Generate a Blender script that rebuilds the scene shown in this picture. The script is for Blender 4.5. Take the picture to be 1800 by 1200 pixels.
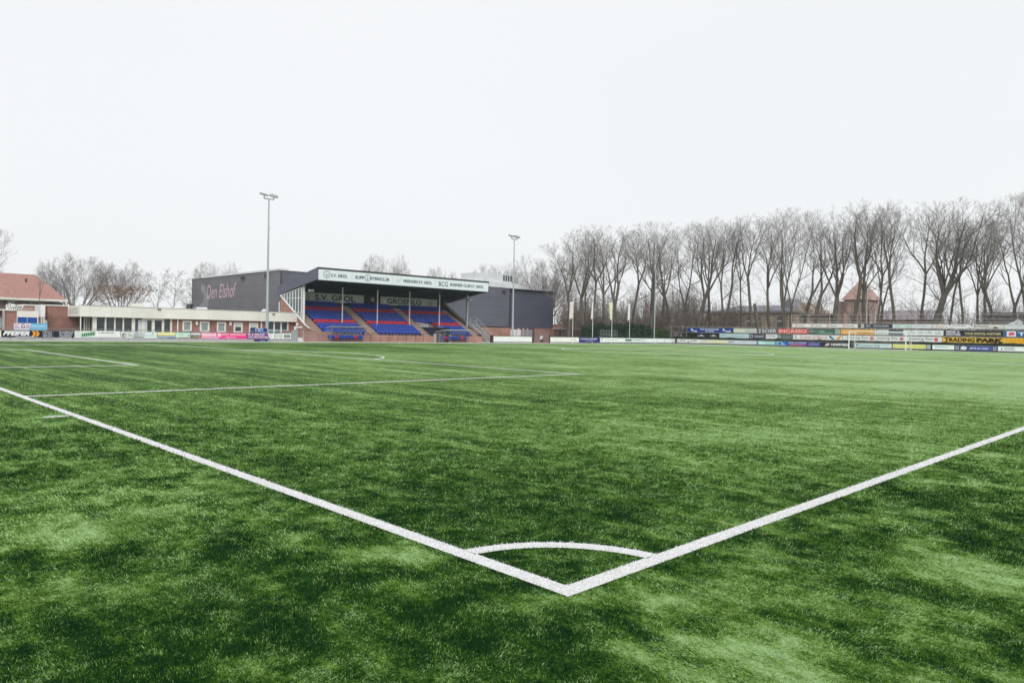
import bpy, math, random
import numpy as np
from mathutils import Vector, Matrix
R = math.radians
sc = bpy.context.scene
for o in list(bpy.data.objects): bpy.data.objects.remove(o)
col = sc.collection

# ------------------------------------------------------------------ camera
F = 1272.03                                   # focal length in pixels of the 1800 px wide photograph
PITCH, ROLL, YAW = .0121523, .0190948, .7969247
CAM = np.array([-2.9204, -2.5220, 1.4043])    # eye height 1.4 m, three metres behind the corner
fw = np.array([math.cos(YAW)*math.cos(PITCH), math.sin(YAW)*math.cos(PITCH), -math.sin(PITCH)])
_r0 = np.array([math.sin(YAW), -math.cos(YAW), 0]); _u0 = np.cross(_r0, fw)
rt = _r0*math.cos(ROLL)+_u0*math.sin(ROLL); up = -_r0*math.sin(ROLL)+_u0*math.cos(ROLL)
cd = bpy.data.cameras.new('camera'); cam = bpy.data.objects.new('camera', cd); col.objects.link(cam)
cd.sensor_width = 36; cd.lens = 36*F/1800; cd.clip_start = .05; cd.clip_end = 6000
cam.matrix_world = Matrix(((rt[0], up[0], -fw[0], CAM[0]), (rt[1], up[1], -fw[1], CAM[1]), (rt[2], up[2], -fw[2], CAM[2]), (0, 0, 0, 1)))
sc.camera = cam

# ------------------------------------------------------------------ world, sun, exposure
w = bpy.data.worlds.new("World"); sc.world = w; w.use_nodes = True
nt = w.node_tree; nt.nodes.clear()
SUN_EL, SUN_ROT = R(38), R(215)
sky = nt.nodes.new('ShaderNodeTexSky'); sky.sky_type = 'NISHITA'; sky.sun_disc = False
sky.sun_elevation = SUN_EL; sky.sun_rotation = SUN_ROT; sky.air_density = 1.0; sky.dust_density = 3.0
tc = nt.nodes.new('ShaderNodeTexCoord')
cn = nt.nodes.new('ShaderNodeTexNoise'); cn.inputs['Scale'].default_value = 1.6; cn.inputs['Detail'].default_value = 3
mp = nt.nodes.new('ShaderNodeMapping'); mp.inputs['Scale'].default_value = (1, 1, 2.5)
nt.links.new(tc.outputs['Generated'], mp.inputs['Vector']); nt.links.new(mp.outputs['Vector'], cn.inputs['Vector'])
cr = nt.nodes.new('ShaderNodeMix'); cr.data_type = 'RGBA'
cr.inputs['A'].default_value = (8.15, 8.38, 8.52, 1); cr.inputs['B'].default_value = (8.85, 9.0, 9.08, 1)
nt.links.new(cn.outputs['Fac'], cr.inputs['Factor'])
mx = nt.nodes.new('ShaderNodeMix'); mx.data_type = 'RGBA'; mx.inputs['Factor'].default_value = .95   # a closed cloud deck
nt.links.new(sky.outputs['Color'], mx.inputs['A']); nt.links.new(cr.outputs['Result'], mx.inputs['B'])
bg = nt.nodes.new('ShaderNodeBackground'); bg.inputs['Strength'].default_value = .0905
nt.links.new(mx.outputs['Result'], bg.inputs['Color'])
wo = nt.nodes.new('ShaderNodeOutputWorld'); nt.links.new(bg.outputs[0], wo.inputs['Surface'])
sd = bpy.data.lights.new('sun', 'SUN'); sd.energy = 1.5; sd.angle = R(35); sd.color = (1, .98, .95)
so = bpy.data.objects.new('sun', sd); col.objects.link(so)
so.rotation_euler = (R(90)-SUN_EL, 0, R(180)-SUN_ROT)
sc.view_settings.view_transform = 'Standard'; sc.view_settings.look = 'None'
sc.view_settings.exposure = 0.3; sc.view_settings.gamma = 1
sc.cycles.max_bounces = 5; sc.cycles.transparent_max_bounces = 12

# ------------------------------------------------------------------ survey helpers: bearing in the photograph -> position on a real plane
def ray(x, y): return fw*F + rt*(x-900) - up*(y-600)
def onY(x, y, Y):
    d = ray(x, y); t = (Y-CAM[1])/d[1]; return CAM+t*d
def onX(x, y, X):
    d = ray(x, y); t = (X-CAM[0])/d[0]; return CAM+t*d
def hor(x):
    return 567.4 + x*.01906
def XY(px, Y): return float(onY(px, hor(px), Y)[0])          # X at which bearing px meets plane Y
def YX(px, X): return float(onX(px, hor(px), X)[1])
def at(px, d):                                               # ground point at horizontal distance d on bearing px
    v = ray(px, hor(px)); v = v[:2]/np.hypot(v[0], v[1]); return CAM[0]+v[0]*d, CAM[1]+v[1]*d
def zat(px, py, d):                                          # height of image row py at horizontal distance d
    v = ray(px, py); return float(CAM[2]+v[2]/np.hypot(v[0], v[1])*d)
def zY(px, py, Y): return float(onY(px, py, Y)[2])
def zX(px, py, X): return float(onX(px, py, X)[2])

# ------------------------------------------------------------------ materials
def lin(c):
    return tuple((v/12.92 if v <= .04045 else ((v+.055)/1.055)**2.4) for v in (x/255 for x in c))
_M = {}
def mat(name, c, rough=.6, var=.12, scale=3.0, metal=0., spec=.4, srgb=False, stretch=(1, 1, 1), bump=0.):
    key = (name, tuple(c), rough)
    if key in _M: return _M[key]
    if srgb: c = lin(c)
    m = bpy.data.materials.new(name); m.use_nodes = True; n = m.node_tree; b = n.nodes['Principled BSDF']
    b.inputs['Roughness'].default_value = rough; b.inputs['Metallic'].default_value = metal; b.inputs['Specular IOR Level'].default_value = spec
    if var > 0:
        t = n.nodes.new('ShaderNodeTexCoord'); mp = n.nodes.new('ShaderNodeMapping'); mp.inputs['Scale'].default_value = stretch
        n.links.new(t.outputs['Object'], mp.inputs['Vector'])
        no = n.nodes.new('ShaderNodeTexNoise'); no.inputs['Scale'].default_value = scale; no.inputs['Detail'].default_value = 5; no.inputs['Roughness'].default_value = .65
        n.links.new(mp.outputs['Vector'], no.inputs['Vector'])
        r = n.nodes.new('ShaderNodeMapRange'); r.inputs['From Min'].default_value = .3; r.inputs['From Max'].default_value = .7
        r.inputs['To Min'].default_value = 1-var; r.inputs['To Max'].default_value = 1+var
        n.links.new(no.outputs['Fac'], r.inputs['Value'])
        v = n.nodes.new('ShaderNodeVectorMath'); v.operation = 'SCALE'; v.inputs[0].default_value = c[:3]
        n.links.new(r.outputs['Result'], v.inputs['Scale']); n.links.new(v.outputs['Vector'], b.inputs['Base Color'])
        if bump:
            bp = n.nodes.new('ShaderNodeBump'); bp.inputs['Strength'].default_value = bump; n.links.new(no.outputs['Fac'], bp.inputs['Height']); n.links.new(bp.outputs[0], b.inputs['Normal'])
    else: b.inputs['Base Color'].default_value = (*c[:3], 1)
    _M[key] = m; return m
def brick_mat(name, c1, c2, mortar, axis='XZ'):
    m = bpy.data.materials.new(name); m.use_nodes = True; n = m.node_tree; b = n.nodes['Principled BSDF']; b.inputs['Roughness'].default_value = .85
    b.inputs['Specular IOR Level'].default_value = .2
    t = n.nodes.new('ShaderNodeTexCoord'); s = n.nodes.new('ShaderNodeSeparateXYZ'); n.links.new(t.outputs['Object'], s.inputs[0])
    a = n.nodes.new('ShaderNodeMath'); a.operation = 'ADD'; n.links.new(s.outputs['X'], a.inputs[0]); n.links.new(s.outputs['Y'], a.inputs[1])
    cb = n.nodes.new('ShaderNodeCombineXYZ'); n.links.new(a.outputs[0], cb.inputs['X']); n.links.new(s.outputs['Z'], cb.inputs['Y'])
    br = n.nodes.new('ShaderNodeTexBrick'); br.inputs['Scale'].default_value = 1; br.inputs['Brick Width'].default_value = .22; br.inputs['Row Height'].default_value = .065
    br.inputs['Mortar Size'].default_value = .006; br.inputs['Color1'].default_value = (*c1, 1); br.inputs['Color2'].default_value = (*c2, 1); br.inputs['Mortar'].default_value = (*mortar, 1)
    n.links.new(cb.outputs[0], br.inputs['Vector'])
    no = n.nodes.new('ShaderNodeTexNoise'); no.inputs['Scale'].default_value = .9; no.inputs['Detail'].default_value = 6; no.inputs['Roughness'].default_value = .7; n.links.new(t.outputs['Object'], no.inputs['Vector'])
    r = n.nodes.new('ShaderNodeMapRange'); r.inputs['From Min'].default_value = .3; r.inputs['From Max'].default_value = .7; r.inputs['To Min'].default_value = .72; r.inputs['To Max'].default_value = 1.3
    n.links.new(no.outputs['Fac'], r.inputs['Value'])
    v = n.nodes.new('ShaderNodeVectorMath'); v.operation = 'SCALE'; n.links.new(br.outputs['Color'], v.inputs[0]); n.links.new(r.outputs['Result'], v.inputs['Scale'])
    n.links.new(v.outputs['Vector'], b.inputs['Base Color']); return m
def panel_mat(name, c, period, rough=.45, seam=.55, vper=None, rib=None):
    """metal cladding: panels with thin seams every `period` metres up the wall, faint vertical joints"""
    m = bpy.data.materials.new(name); m.use_nodes = True; n = m.node_tree; b = n.nodes['Principled BSDF']; b.inputs['Roughness'].default_value = rough
    t = n.nodes.new('ShaderNodeTexCoord'); s = n.nodes.new('ShaderNodeSeparateXYZ'); n.links.new(t.outputs['Object'], s.inputs[0])
    def seams(src, per, wd, dark):
        d = n.nodes.new('ShaderNodeMath'); d.operation = 'DIVIDE'; d.inputs[1].default_value = per; n.links.new(src, d.inputs[0])
        f = n.nodes.new('ShaderNodeMath'); f.operation = 'FRACT'; n.links.new(d.outputs[0], f.inputs[0])
        l = n.nodes.new('ShaderNodeMath'); l.operation = 'LESS_THAN'; l.inputs[1].default_value = wd/per; n.links.new(f.outputs[0], l.inputs[0])
        q = n.nodes.new('ShaderNodeMapRange'); q.inputs['To Min'].default_value = 1; q.inputs['To Max'].default_value = dark; n.links.new(l.outputs[0], q.inputs['Value']); return q.outputs['Result']
    h = seams(s.outputs['Z'], period, .05, seam)
    a = n.nodes.new('ShaderNodeMath'); a.operation = 'ADD'; n.links.new(s.outputs['X'], a.inputs[0]); n.links.new(s.outputs['Y'], a.inputs[1])
    vv = seams(a.outputs[0], vper or 6.0, .04, .85)
    m1 = n.nodes.new('ShaderNodeMath'); m1.operation = 'MULTIPLY'; n.links.new(h, m1.inputs[0]); n.links.new(vv, m1.inputs[1])
    no = n.nodes.new('ShaderNodeTexNoise'); no.inputs['Scale'].default_value = .35; no.inputs['Detail'].default_value = 7; no.inputs['Roughness'].default_value = .6; n.links.new(t.outputs['Object'], no.inputs['Vector'])
    r = n.nodes.new('ShaderNodeMapRange'); r.inputs['From Min'].default_value = .3; r.inputs['From Max'].default_value = .7; r.inputs['To Min'].default_value = .88; r.inputs['To Max'].default_value = 1.12
    n.links.new(no.outputs['Fac'], r.inputs['Value'])
    m2 = n.nodes.new('ShaderNodeMath'); m2.operation = 'MULTIPLY'; n.links.new(m1.outputs[0], m2.inputs[0]); n.links.new(r.outputs['Result'], m2.inputs[1])
    v = n.nodes.new('ShaderNodeVectorMath'); v.operation = 'SCALE'; v.inputs[0].default_value = c; n.links.new(m2.outputs[0], v.inputs['Scale']); n.links.new(v.outputs['Vector'], b.inputs['Base Color'])
    return m
CREAM = mat('cream_paint', (.74, .73, .66), .5, .06, 1.2, stretch=(1, 1, .3))
WHITE = mat('white_paint', (.8, .8, .8), .45, .05, 2)
STEEL = mat('galvanised_steel', (.42, .47, .50), .45, .12, 3, metal=.2)
DSTEEL = mat('dark_steel', (.05, .055, .06), .5, .15, 3)
RAILGREY = mat('rail_grey', (.25, .27, .28), .5, .15, 3)
BRICK = brick_mat('red_brown_brick', (.33, .155, .125), (.26, .12, .10), (.27, .21, .18))
BRICKL = brick_mat('orange_brick', (.42, .215, .165), (.36, .175, .135), (.4, .31, .26))
BRICKT = brick_mat('tan_brick', (.45, .36, .27), (.38, .30, .23), (.42, .36, .3))
BRICKP = brick_mat('pink_brick', (.45, .31, .27), (.38, .25, .22), (.42, .34, .31))
GLASS = mat('dark_glass', (.035, .045, .05), .12, .5, .9, spec=.8)
GLASSL = mat('pale_curtained_glass', (.26, .31, .31), .2, .25, 1.5, spec=.8)
NAVY = mat('navy_board', (.018, .022, .05), .4, .1)

# ------------------------------------------------------------------ mesh builder
class MB:
    def __init__(s): s.v = []; s.f = []; s.m = []; s.mi = 0
    def add(s, V, Fs):
        o = len(s.v); s.v += [tuple(map(float, p)) for p in V]
        for f in Fs: s.f.append(tuple(i+o for i in f)); s.m.append(s.mi)
        return s
    def box(s, x0, x1, y0, y1, z0, z1):
        V = [(x, y, z) for z in (z0, z1) for (x, y) in ((x0, y0), (x1, y0), (x1, y1), (x0, y1))]
        return s.add(V, [(3, 2, 1, 0), (4, 5, 6, 7), (0, 1, 5, 4), (1, 2, 6, 5), (2, 3, 7, 6), (3, 0, 4, 7)])
    def prism(s, pts, d):
        """polygon pts (3D, planar) pushed by vector d"""
        n = len(pts); P = [np.array(p, float) for p in pts]; d = np.array(d, float)
        V = P+[p+d for p in P]
        return s.add(V, [tuple(range(n))[::-1], tuple(range(n, 2*n))]+[(i, (i+1) % n, n+(i+1) % n, n+i) for i in range(n)])
    def bar(s, a, b, r, n=6, r2=None, cap=True):
        a = np.array(a, float); b = np.array(b, float); d = b-a; L = np.linalg.norm(d)
        if L < 1e-6: return s
        d /= L; h = np.array([0, 0, 1.]) if abs(d[2]) < .9 else np.array([1., 0, 0]); u = np.cross(d, h); u /= np.linalg.norm(u); w2 = np.cross(d, u)
        r2 = r if r2 is None else r2; V = []
        for p, q in ((a, r), (b, r2)):
            for k in range(n):
                t = 2*math.pi*k/n; V.append(p+(u*math.cos(t)+w2*math.sin(t))*q)
        Fs = [(k, (k+1) % n, n+(k+1) % n, n+k) for k in range(n)]
        if cap: Fs += [tuple(range(n))[::-1], tuple(range(n, 2*n))]
        return s.add(V, Fs)
    def quad(s, *p): return s.add(p, [tuple(range(len(p)))])
    def build(s, name, mats, parent=None, smooth=False):
        me = bpy.data.meshes.new(name); me.from_pydata(s.v, [], s.f)
        if not isinstance(mats, (list, tuple)): mats = [mats]
        for m in mats: me.materials.append(m)
        if len(mats) > 1: me.polygons.foreach_set('material_index', s.m)
        if smooth: me.polygons.foreach_set('use_smooth', [True]*len(me.polygons))
        me.update(); o = bpy.data.objects.new(name, me); col.objects.link(o)
        if parent: o.parent = parent
        return o
def tag(o, label=None, cat=None, group=None, kind=None):
    for k, v in (('label', label), ('category', cat), ('group', group), ('kind', kind)):
        if v: o[k] = v
    return o
def thing(name, label, cat, group=None):
    o = bpy.data.objects.new(name, None); o.empty_display_size = .3; col.objects.link(o); return tag(o, label, cat, group)
def settle(t, loc):
    """move the Empty of a thing to its base while its parts stay where they are"""
    t.location = loc
    for c in t.children: c.matrix_parent_inverse = Matrix.Translation(-Vector(loc))
def ellipse(c, u, v, n=20):
    c, u, v = map(lambda q: np.array(q, float), (c, u, v)); return [c+u*math.cos(2*math.pi*k/n)+v*math.sin(2*math.pi*k/n) for k in range(n)]

# ------------------------------------------------------------------ lettering
_TX = {}
def text_geo(txt, bold=0., shear=0.):
    k = (txt, bold, shear)
    if k in _TX: return _TX[k]
    cu = bpy.data.curves.new('t', 'FONT'); cu.body = txt; cu.offset = bold; cu.shear = shear; cu.resolution_u = 3
    ob = bpy.data.objects.new('t', cu); col.objects.link(ob)
    me = bpy.data.meshes.new_from_object(ob.evaluated_get(bpy.context.evaluated_depsgraph_get()))
    V = np.array([tuple(v.co) for v in me.vertices]) if len(me.vertices) else np.zeros((0, 3)); Fs = [tuple(p.vertices) for p in me.polygons]
    bpy.data.objects.remove(ob); bpy.data.curves.remove(cu); bpy.data.meshes.remove(me)
    _TX[k] = (V, Fs); return _TX[k]
def add_text(mb, txt, O, ru, rv, bold=0., shear=0.):
    """fit the text into the parallelogram at O spanned by ru (reading direction) and rv (up)"""
    V, Fs = text_geo(txt, bold, shear)
    if not len(V): return
    lo, hi = V.min(0), V.max(0); n = np.array(O, float)
    U = (V[:, :1]-lo[0])/(hi[0]-lo[0]); W = (V[:, 1:2]-lo[1])/(hi[1]-lo[1])
    mb.add(n+U*np.array(ru, float)+W*np.array(rv, float), Fs)
def scribble(mb, O, ru, rv, rows, rng, fill=.62):
    """rows of small illegible print seen from far away: uneven word-sized strokes"""
    O, ru, rv = (np.array(q, float) for q in (O, ru, rv)); L = np.linalg.norm(ru)
    for k in range(rows):
        v0 = (rows-1-k)/rows+.5*(1-fill)/rows; v1 = v0+fill/rows; u = rng.uniform(0, .04); end = rng.uniform(.82, 1)
        hh = np.linalg.norm(rv)*fill/rows
        while u < end:
            wd = hh*rng.uniform(.28, .55)/L; vt = v1 if rng.random() < .35 else v0+(v1-v0)*.72
            mb.quad(O+ru*u+rv*v0, O+ru*min(u+wd, end)+rv*v0, O+ru*min(u+wd, end)+rv*vt, O+ru*u+rv*vt)
            u += wd+hh*(rng.uniform(.1, .2) if rng.random() < .85 else .5)/L

# ------------------------------------------------------------------ advertising boards
def C(*c): return mat('print_%02x%02x%02x' % c, c, .5, 0, srgb=True)
def board(axis, c, px0, px1, z0, z1, bgc, items, label, group, seed=0, name='advertising_board', dz=0):
    """axis 'Y': board in plane Y=c reading towards +X; axis 'X': plane X=c reading towards -Y"""
    rng = random.Random(seed+int(px0*7))
    if axis == 'Y':
        a, b = XY(px0, c), XY(px1, c); O = np.array([a, c, z0]); ru = np.array([b-a, 0, 0]); nrm = np.array([0, -1., 0])
    else:
        a, b = YX(px0, c), YX(px1, c); O = np.array([c, a, z0]); ru = np.array([0, b-a, 0]); nrm = np.array([-1., 0, 0])
    ru = ru*(1-.03/np.linalg.norm(ru)); rv = np.array([0, 0, z1-z0])
    t = thing(name, label, 'board', group)
    P = MB().prism([O, O+ru, O+ru+rv, O+rv], -nrm*.035)
    P.build('panel', mat('board_%02x%02x%02x' % bgc, bgc, .45, .05, 1.2, srgb=True), t)
    E = MB(); e = .018                                   # thin aluminium edging
    for (s0, s1) in ((O, O+ru), (O+rv, O+ru+rv)): E.bar(s0+nrm*.004, s1+nrm*.004, e, 4)
    E.build('edging', RAILGREY, t)
    lay = {}; k = 0
    for it in items:
        k += 1; off = nrm*(.004+.003*k)
        typ = it[0]
        def pt(u, v): return O+ru*u+rv*v+off
        key = ('lettering' if typ in 'ts' else 'artwork', it[-1] if typ != 't' else it[6])
        mb = lay.setdefault(key, MB())
        if typ == 't':
            _, tx, u0, u1, v0, v1, cc = it[:7]; op = it[7] if len(it) > 7 else {}
            add_text(mb, tx, pt(u0, v0), ru*(u1-u0), rv*(v1-v0)+ru*op.get('lean', 0), op.get('bold', .02), op.get('shear', 0.))
        elif typ == 's':
            _, u0, u1, v0, v1, rows, cc = it; scribble(mb, pt(u0, v0), ru*(u1-u0), rv*(v1-v0), rows, rng)
        elif typ == 'r':
            _, u0, u1, v0, v1, cc = it; mb.quad(pt(u0, v0), pt(u1, v0), pt(u1, v1), pt(u0, v1))
        elif typ == 'p':
            _, ps, cc = it; mb.quad(*[pt(*q) for q in ps])
        elif typ == 'e':
            _, cu, cv, rad, cc = it
            r_ = rad*(z1-z0); mb.quad(*ellipse(pt(cu, cv), ru/np.linalg.norm(ru)*r_, np.array([0, 0, r_]), 16))
        elif typ == 'o':                                 # ring
            _, cu, cv, rad, th, cc = it; r_ = rad*(z1-z0); q_ = (rad-th)*(z1-z0); uu = ru/np.linalg.norm(ru); vv = np.array([0, 0, 1.])
            A = ellipse(pt(cu, cv), uu*r_, vv*r_, 16); B = ellipse(pt(cu, cv), uu*q_, vv*q_, 16)
            mb.add(A+B, [(i, (i+1) % 16, 16+(i+1) % 16, 16+i) for i in range(16)])
    for (nm, cc), mb in lay.items():
        if mb.f: mb.build(nm, C(*cc), t)
    settle(t, tuple(O+ru*.5)); return t

# ================================================================== GROUND AND PITCH
W_, L_ = 68.0, 103.6            # pitch width (goal line) and length (touchline); the near corner is the origin
rs = np.random.RandomState(4)
def vnoise(x, y, seed):
    """smooth value noise, vectorised"""
    x = np.asarray(x, float); y = np.asarray(y, float); xi = np.floor(x).astype(np.int64); yi = np.floor(y).astype(np.int64); fx = x-xi; fy = y-yi
    def h(a, b):
        n = (a*374761393+b*668265263+seed*974634777) & 0x7fffffff; n = ((n ^ (n >> 13))*1274126177) & 0x7fffffff; n = n ^ (n >> 16); return (n & 0xffff)/65535.
    sx = fx*fx*(3-2*fx); sy = fy*fy*(3-2*fy)
    a = h(xi, yi)*(1-sx)+h(xi+1, yi)*sx; b = h(xi, yi+1)*(1-sx)+h(xi+1, yi+1)*sx
    return a*(1-sy)+b*sy
def fbm(x, y, seed, o=4):
    s = 0; a = .5; t = 0
    for k in range(o): s = s+a*vnoise(x*2**k, y*2**k, seed+k*17); t += a; a *= .55
    return s/t
# trodden pale patches (+) and lush dark patches (-) of the turf: x, y, radius, strength
SPOTS = [(-1.45, 4.3, .95, .12), (-1.5, 2.9, .5, .55), (-.62, 1.75, .22, .3), (-.24, 1.22, .24, 1.7), (-2.15, 1.75, .3, .4), (-1.5, 1.25, .3, .25), (-.1, -1.0, .45, .6), (.35, -1.15, .5, .75), (2.2, -1.35, .45, .6), (1.5, -.6, .3, .35),
         (1.1, -.75, .25, .3), (2.9, -.55, .5, .3), (3.6, 5.2, 1.6, .22), (5.5, 3.0, 2.2, .3), (-.7, 3.1, .5, .25), (-1.0, 2.3, .35, .3), (8, 1.5, 3, .3),
         (-.75, 1.3, .42, -.5), (-1.25, 1.9, .3, -.35), (.95, 1.45, .75, -.45), (.3, .35, .45, -.3), (3.5, -1.6, .45, -.8), (2.6, -1.0, .22, -.45), (-.9, .4, .5, -.45), (1.9, -.95, .25, -.35),
         (-2.4, 2.5, .35, -.4), (-1.9, 2.1, .35, -.4), (-.75, -.55, .35, -.5), (.1, -.45, .22, -.2), (2.2, 3.4, 1.0, -.35), (-.5, 2.3, .4, -.3), (-2.2, 1.1, .45, -.4), (.95, -1.55, .25, -.4)]
def lay_sheen_value(x, y):
    """0 = dark lush pile, 1 = pale flattened pile, plus grazing sheen painted in far and right"""
    qx = .7*(fbm(x*2.3, y*2.3, 91)-.5)+.45*(fbm(x*9, y*9, 93, 3)-.5); qy = .7*(fbm(x*2.3, y*2.3, 77)-.5)+.45*(fbm(x*9, y*9, 95, 3)-.5)
    n1 = fbm(x*.9, y*.9, 5, 5)-.5; n2 = fbm(x*3.1, y*3.1, 9, 4)-.5; n3 = fbm(x*.16, y*.12, 31, 4)-.5
    st = fbm(x*1.1, y*.09, 51, 4)-.5; st2 = fbm(x*3.2+y*.05, y*.22, 57, 3)-.5      # brushing runs parallel to the goal line
    d = np.hypot(x+2.9, y+2.5)
    k = np.clip((d-7)/18, 0, 1)
    ins = np.clip(np.minimum(x, y)/.25+.5, 0, 1)                            # played surface is more even than the run-off
    am = 1-.5*ins
    v = .51+n1*(.42-.25*k)*am+n2*1.35*(1-.7*k)*am+(fbm(x*7.5, y*7.5, 15, 3)-.5)*.5*(1-k)+n3*.22+(st*.5+st2*.6)*(.2+.8*k)+ins*.12*np.clip((x-y)/22, -1, 1)+.15*np.clip((x-y)/70, -1, 1)*k  # rightward terms paint grazing-angle sheen into the tone
    for sx, sy, r_, a in SPOTS:
        q = min(1, r_/.45); v = v+(.68 if a > 0 else .28)*a*np.exp(-(((x+qx*q-sx)/r_)**2+((y+qy*q-sy)/r_)**2))
    v = v+.15*k  # painted grazing sheen: turf colour gets paler with distance
    return np.clip(v, 0, 1)
def axis_grid(lo, hi, flo, fhi, step, grow=1.14, mx=2.0):
    a = list(np.arange(flo, fhi, step)); s = step; x = a[-1]
    while x < hi: s = min(s*grow, mx); x += s; a.append(min(x, hi))
    s = step; x = flo; b = []
    while x > lo: s = min(s*grow, mx); x -= s; b.append(max(x, lo))
    return np.array(b[::-1]+a)
def fall(y): return -.10*np.clip((y-50)/20, 0, 1)**1.2       # the sheet falls a little towards the far gutter
gx = axis_grid(-14, 109.4, -3.2, 7, .085); gy = axis_grid(-14, 70.4, -2.6, 7.5, .085)
GX, GY = np.meshgrid(gx, gy, indexing='ij'); nx_, ny_ = GX.shape
me = bpy.data.meshes.new('pitch')
V = np.stack([GX.ravel(), GY.ravel(), fall(GY).ravel()], 1)
I = np.arange(nx_*ny_).reshape(nx_, ny_); Q = np.stack([I[:-1, :-1], I[1:, :-1], I[1:, 1:], I[:-1, 1:]], -1).reshape(-1, 4)
me.from_pydata([], [], []); me.vertices.add(len(V)); me.vertices.foreach_set('co', V.ravel()); me.loops.add(Q.size); me.loops.foreach_set('vertex_index', Q.ravel())
me.polygons.add(len(Q)); me.polygons.foreach_set('loop_start', np.arange(0, Q.size, 4)); me.polygons.foreach_set('loop_total', np.full(len(Q), 4))
me.update(calc_edges=True)
at_ = me.attributes.new('lay', 'FLOAT', 'POINT'); near_ = np.clip((np.hypot(GX+2.9, GY+2.5)-7)/13, 0, 1)              # open pile near the corner shows its dark infill between the blades
at_.data.foreach_set('value', (lay_sheen_value(GX, GY)-.26*(1-near_)).ravel().astype(np.float32))
def turf_material(name, blades):
    m = bpy.data.materials.new(name); m.use_nodes = True; n = m.node_tree; b = n.nodes['Principled BSDF']
    b.inputs['Roughness'].default_value = .6; b.inputs['Specular IOR Level'].default_value = .05 if blades else .03
    a = n.nodes.new('ShaderNodeAttribute'); a.attribute_name = 'lay'
    t = n.nodes.new('ShaderNodeTexCoord')
    r = n.nodes.new('ShaderNodeValToRGB'); e = r.color_ramp.elements
    k = 1.5 if blades else 1.0
    stops = [(0, (.004, .028, .006)), (.25, (.016, .064, .008)), (.47, (.062, .138, .013)), (.7, (.143, .250, .048)), (1, (.30, .445, .205))]
    e[0].position = 0; e[0].color = (*[q*k for q in stops[0][1]], 1); e[1].position = 1; e[1].color = (*[q*k for q in stops[-1][1]], 1)
    for p, c in stops[1:-1]: q = e.new(p); q.color = (*[z*k for z in c], 1)
    if blades:
        n.links.new(a.outputs['Fac'], r.inputs['Fac'])
        n.links.new(r.outputs['Color'], b.inputs['Base Color'])
    else:
        # pile grain: three sizes of noise, so it reads near the corner and far up the pitch
        prev = a.outputs['Fac']
        for sc_, amp, st in ((230, 1.5, (1, 1, 1)), (55, 1.2, (1, .8, 1)), (14, 1.1, (1, .7, 1)), (4, .9, (1, .6, 1)), (1.1, .6, (1.2, .6, 1)), (2.6, .8, (1.6, .05, 1)), (7, .7, (1.2, .05, 1))):
            mp = n.nodes.new('ShaderNodeMapping'); mp.inputs['Scale'].default_value = st; n.links.new(t.outputs['Object'], mp.inputs['Vector'])
            no = n.nodes.new('ShaderNodeTexNoise'); no.inputs['Scale'].default_value = sc_; no.inputs['Detail'].default_value = 3; no.inputs['Roughness'].default_value = .6
            n.links.new(mp.outputs['Vector'], no.inputs['Vector'])
            q = n.nodes.new('ShaderNodeMath'); q.operation = 'MULTIPLY_ADD'; q.inputs[1].default_value = amp; n.links.new(no.outputs['Fac'], q.inputs[0])
            s_ = n.nodes.new('ShaderNodeMath'); s_.operation = 'SUBTRACT'; s_.inputs[1].default_value = amp*.5; n.links.new(prev, s_.inputs[0]); n.links.new(s_.outputs[0], q.inputs[2]); prev = q.outputs[0]
        n.links.new(prev, r.inputs['Fac']); n.links.new(r.outputs['Color'], b.inputs['Base Color'])
    return m
me.materials.append(turf_material('artificial_turf', False))
pitch = bpy.data.objects.new('pitch', me); col.objects.link(pitch); tag(pitch, kind='structure')
# rest of the land, one sheet to the horizon
GRD = mat('winter_grass', (.075, .095, .04), .9, .35, .25, spec=.1)
MB().quad((-3000, -3000, -.16), (3000, -3000, -.16), (3000, 3000, -.16), (-3000, 3000, -.16)).build('ground', GRD)['kind'] = 'structure'
PAVE = mat('grey_paving', (.36, .36, .35), .8, .18, 1.5, spec=.2)
MB().box(-30, 109.5, 70.75, 84, -.3, -.085).build('pavement', PAVE)['kind'] = 'structure'
MB().prism([(-30, 71.8, -.2), (-30, 74, .14), (-30, 76.7, .14), (-30, 76.7, -.2)], (66.6, 0, 0)).box(-30, 36.6, 76.701, 84, -.2, .139).build('pavement', PAVE)['kind'] = 'structure'
KERB = mat('concrete_kerb', (.58, .6, .56), .8, .12, 2, spec=.2)
MB().box(-14, 109.6, 70.4, 70.56, -.3, -.03).build('kerb', KERB)['kind'] = 'structure'
MB().box(109.45, 109.6, -14, 70.4, -.3, .04).build('kerb', KERB)['kind'] = 'structure'
MB().box(109.7, 112.6, -14, 70.6, -.3, -.02).build('path', mat('dark_green_strip', (.07, .09, .05), .9, .3, 1.5, spec=.1))['kind'] = 'structure'  # dark green ground strip behind the far kerb

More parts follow.
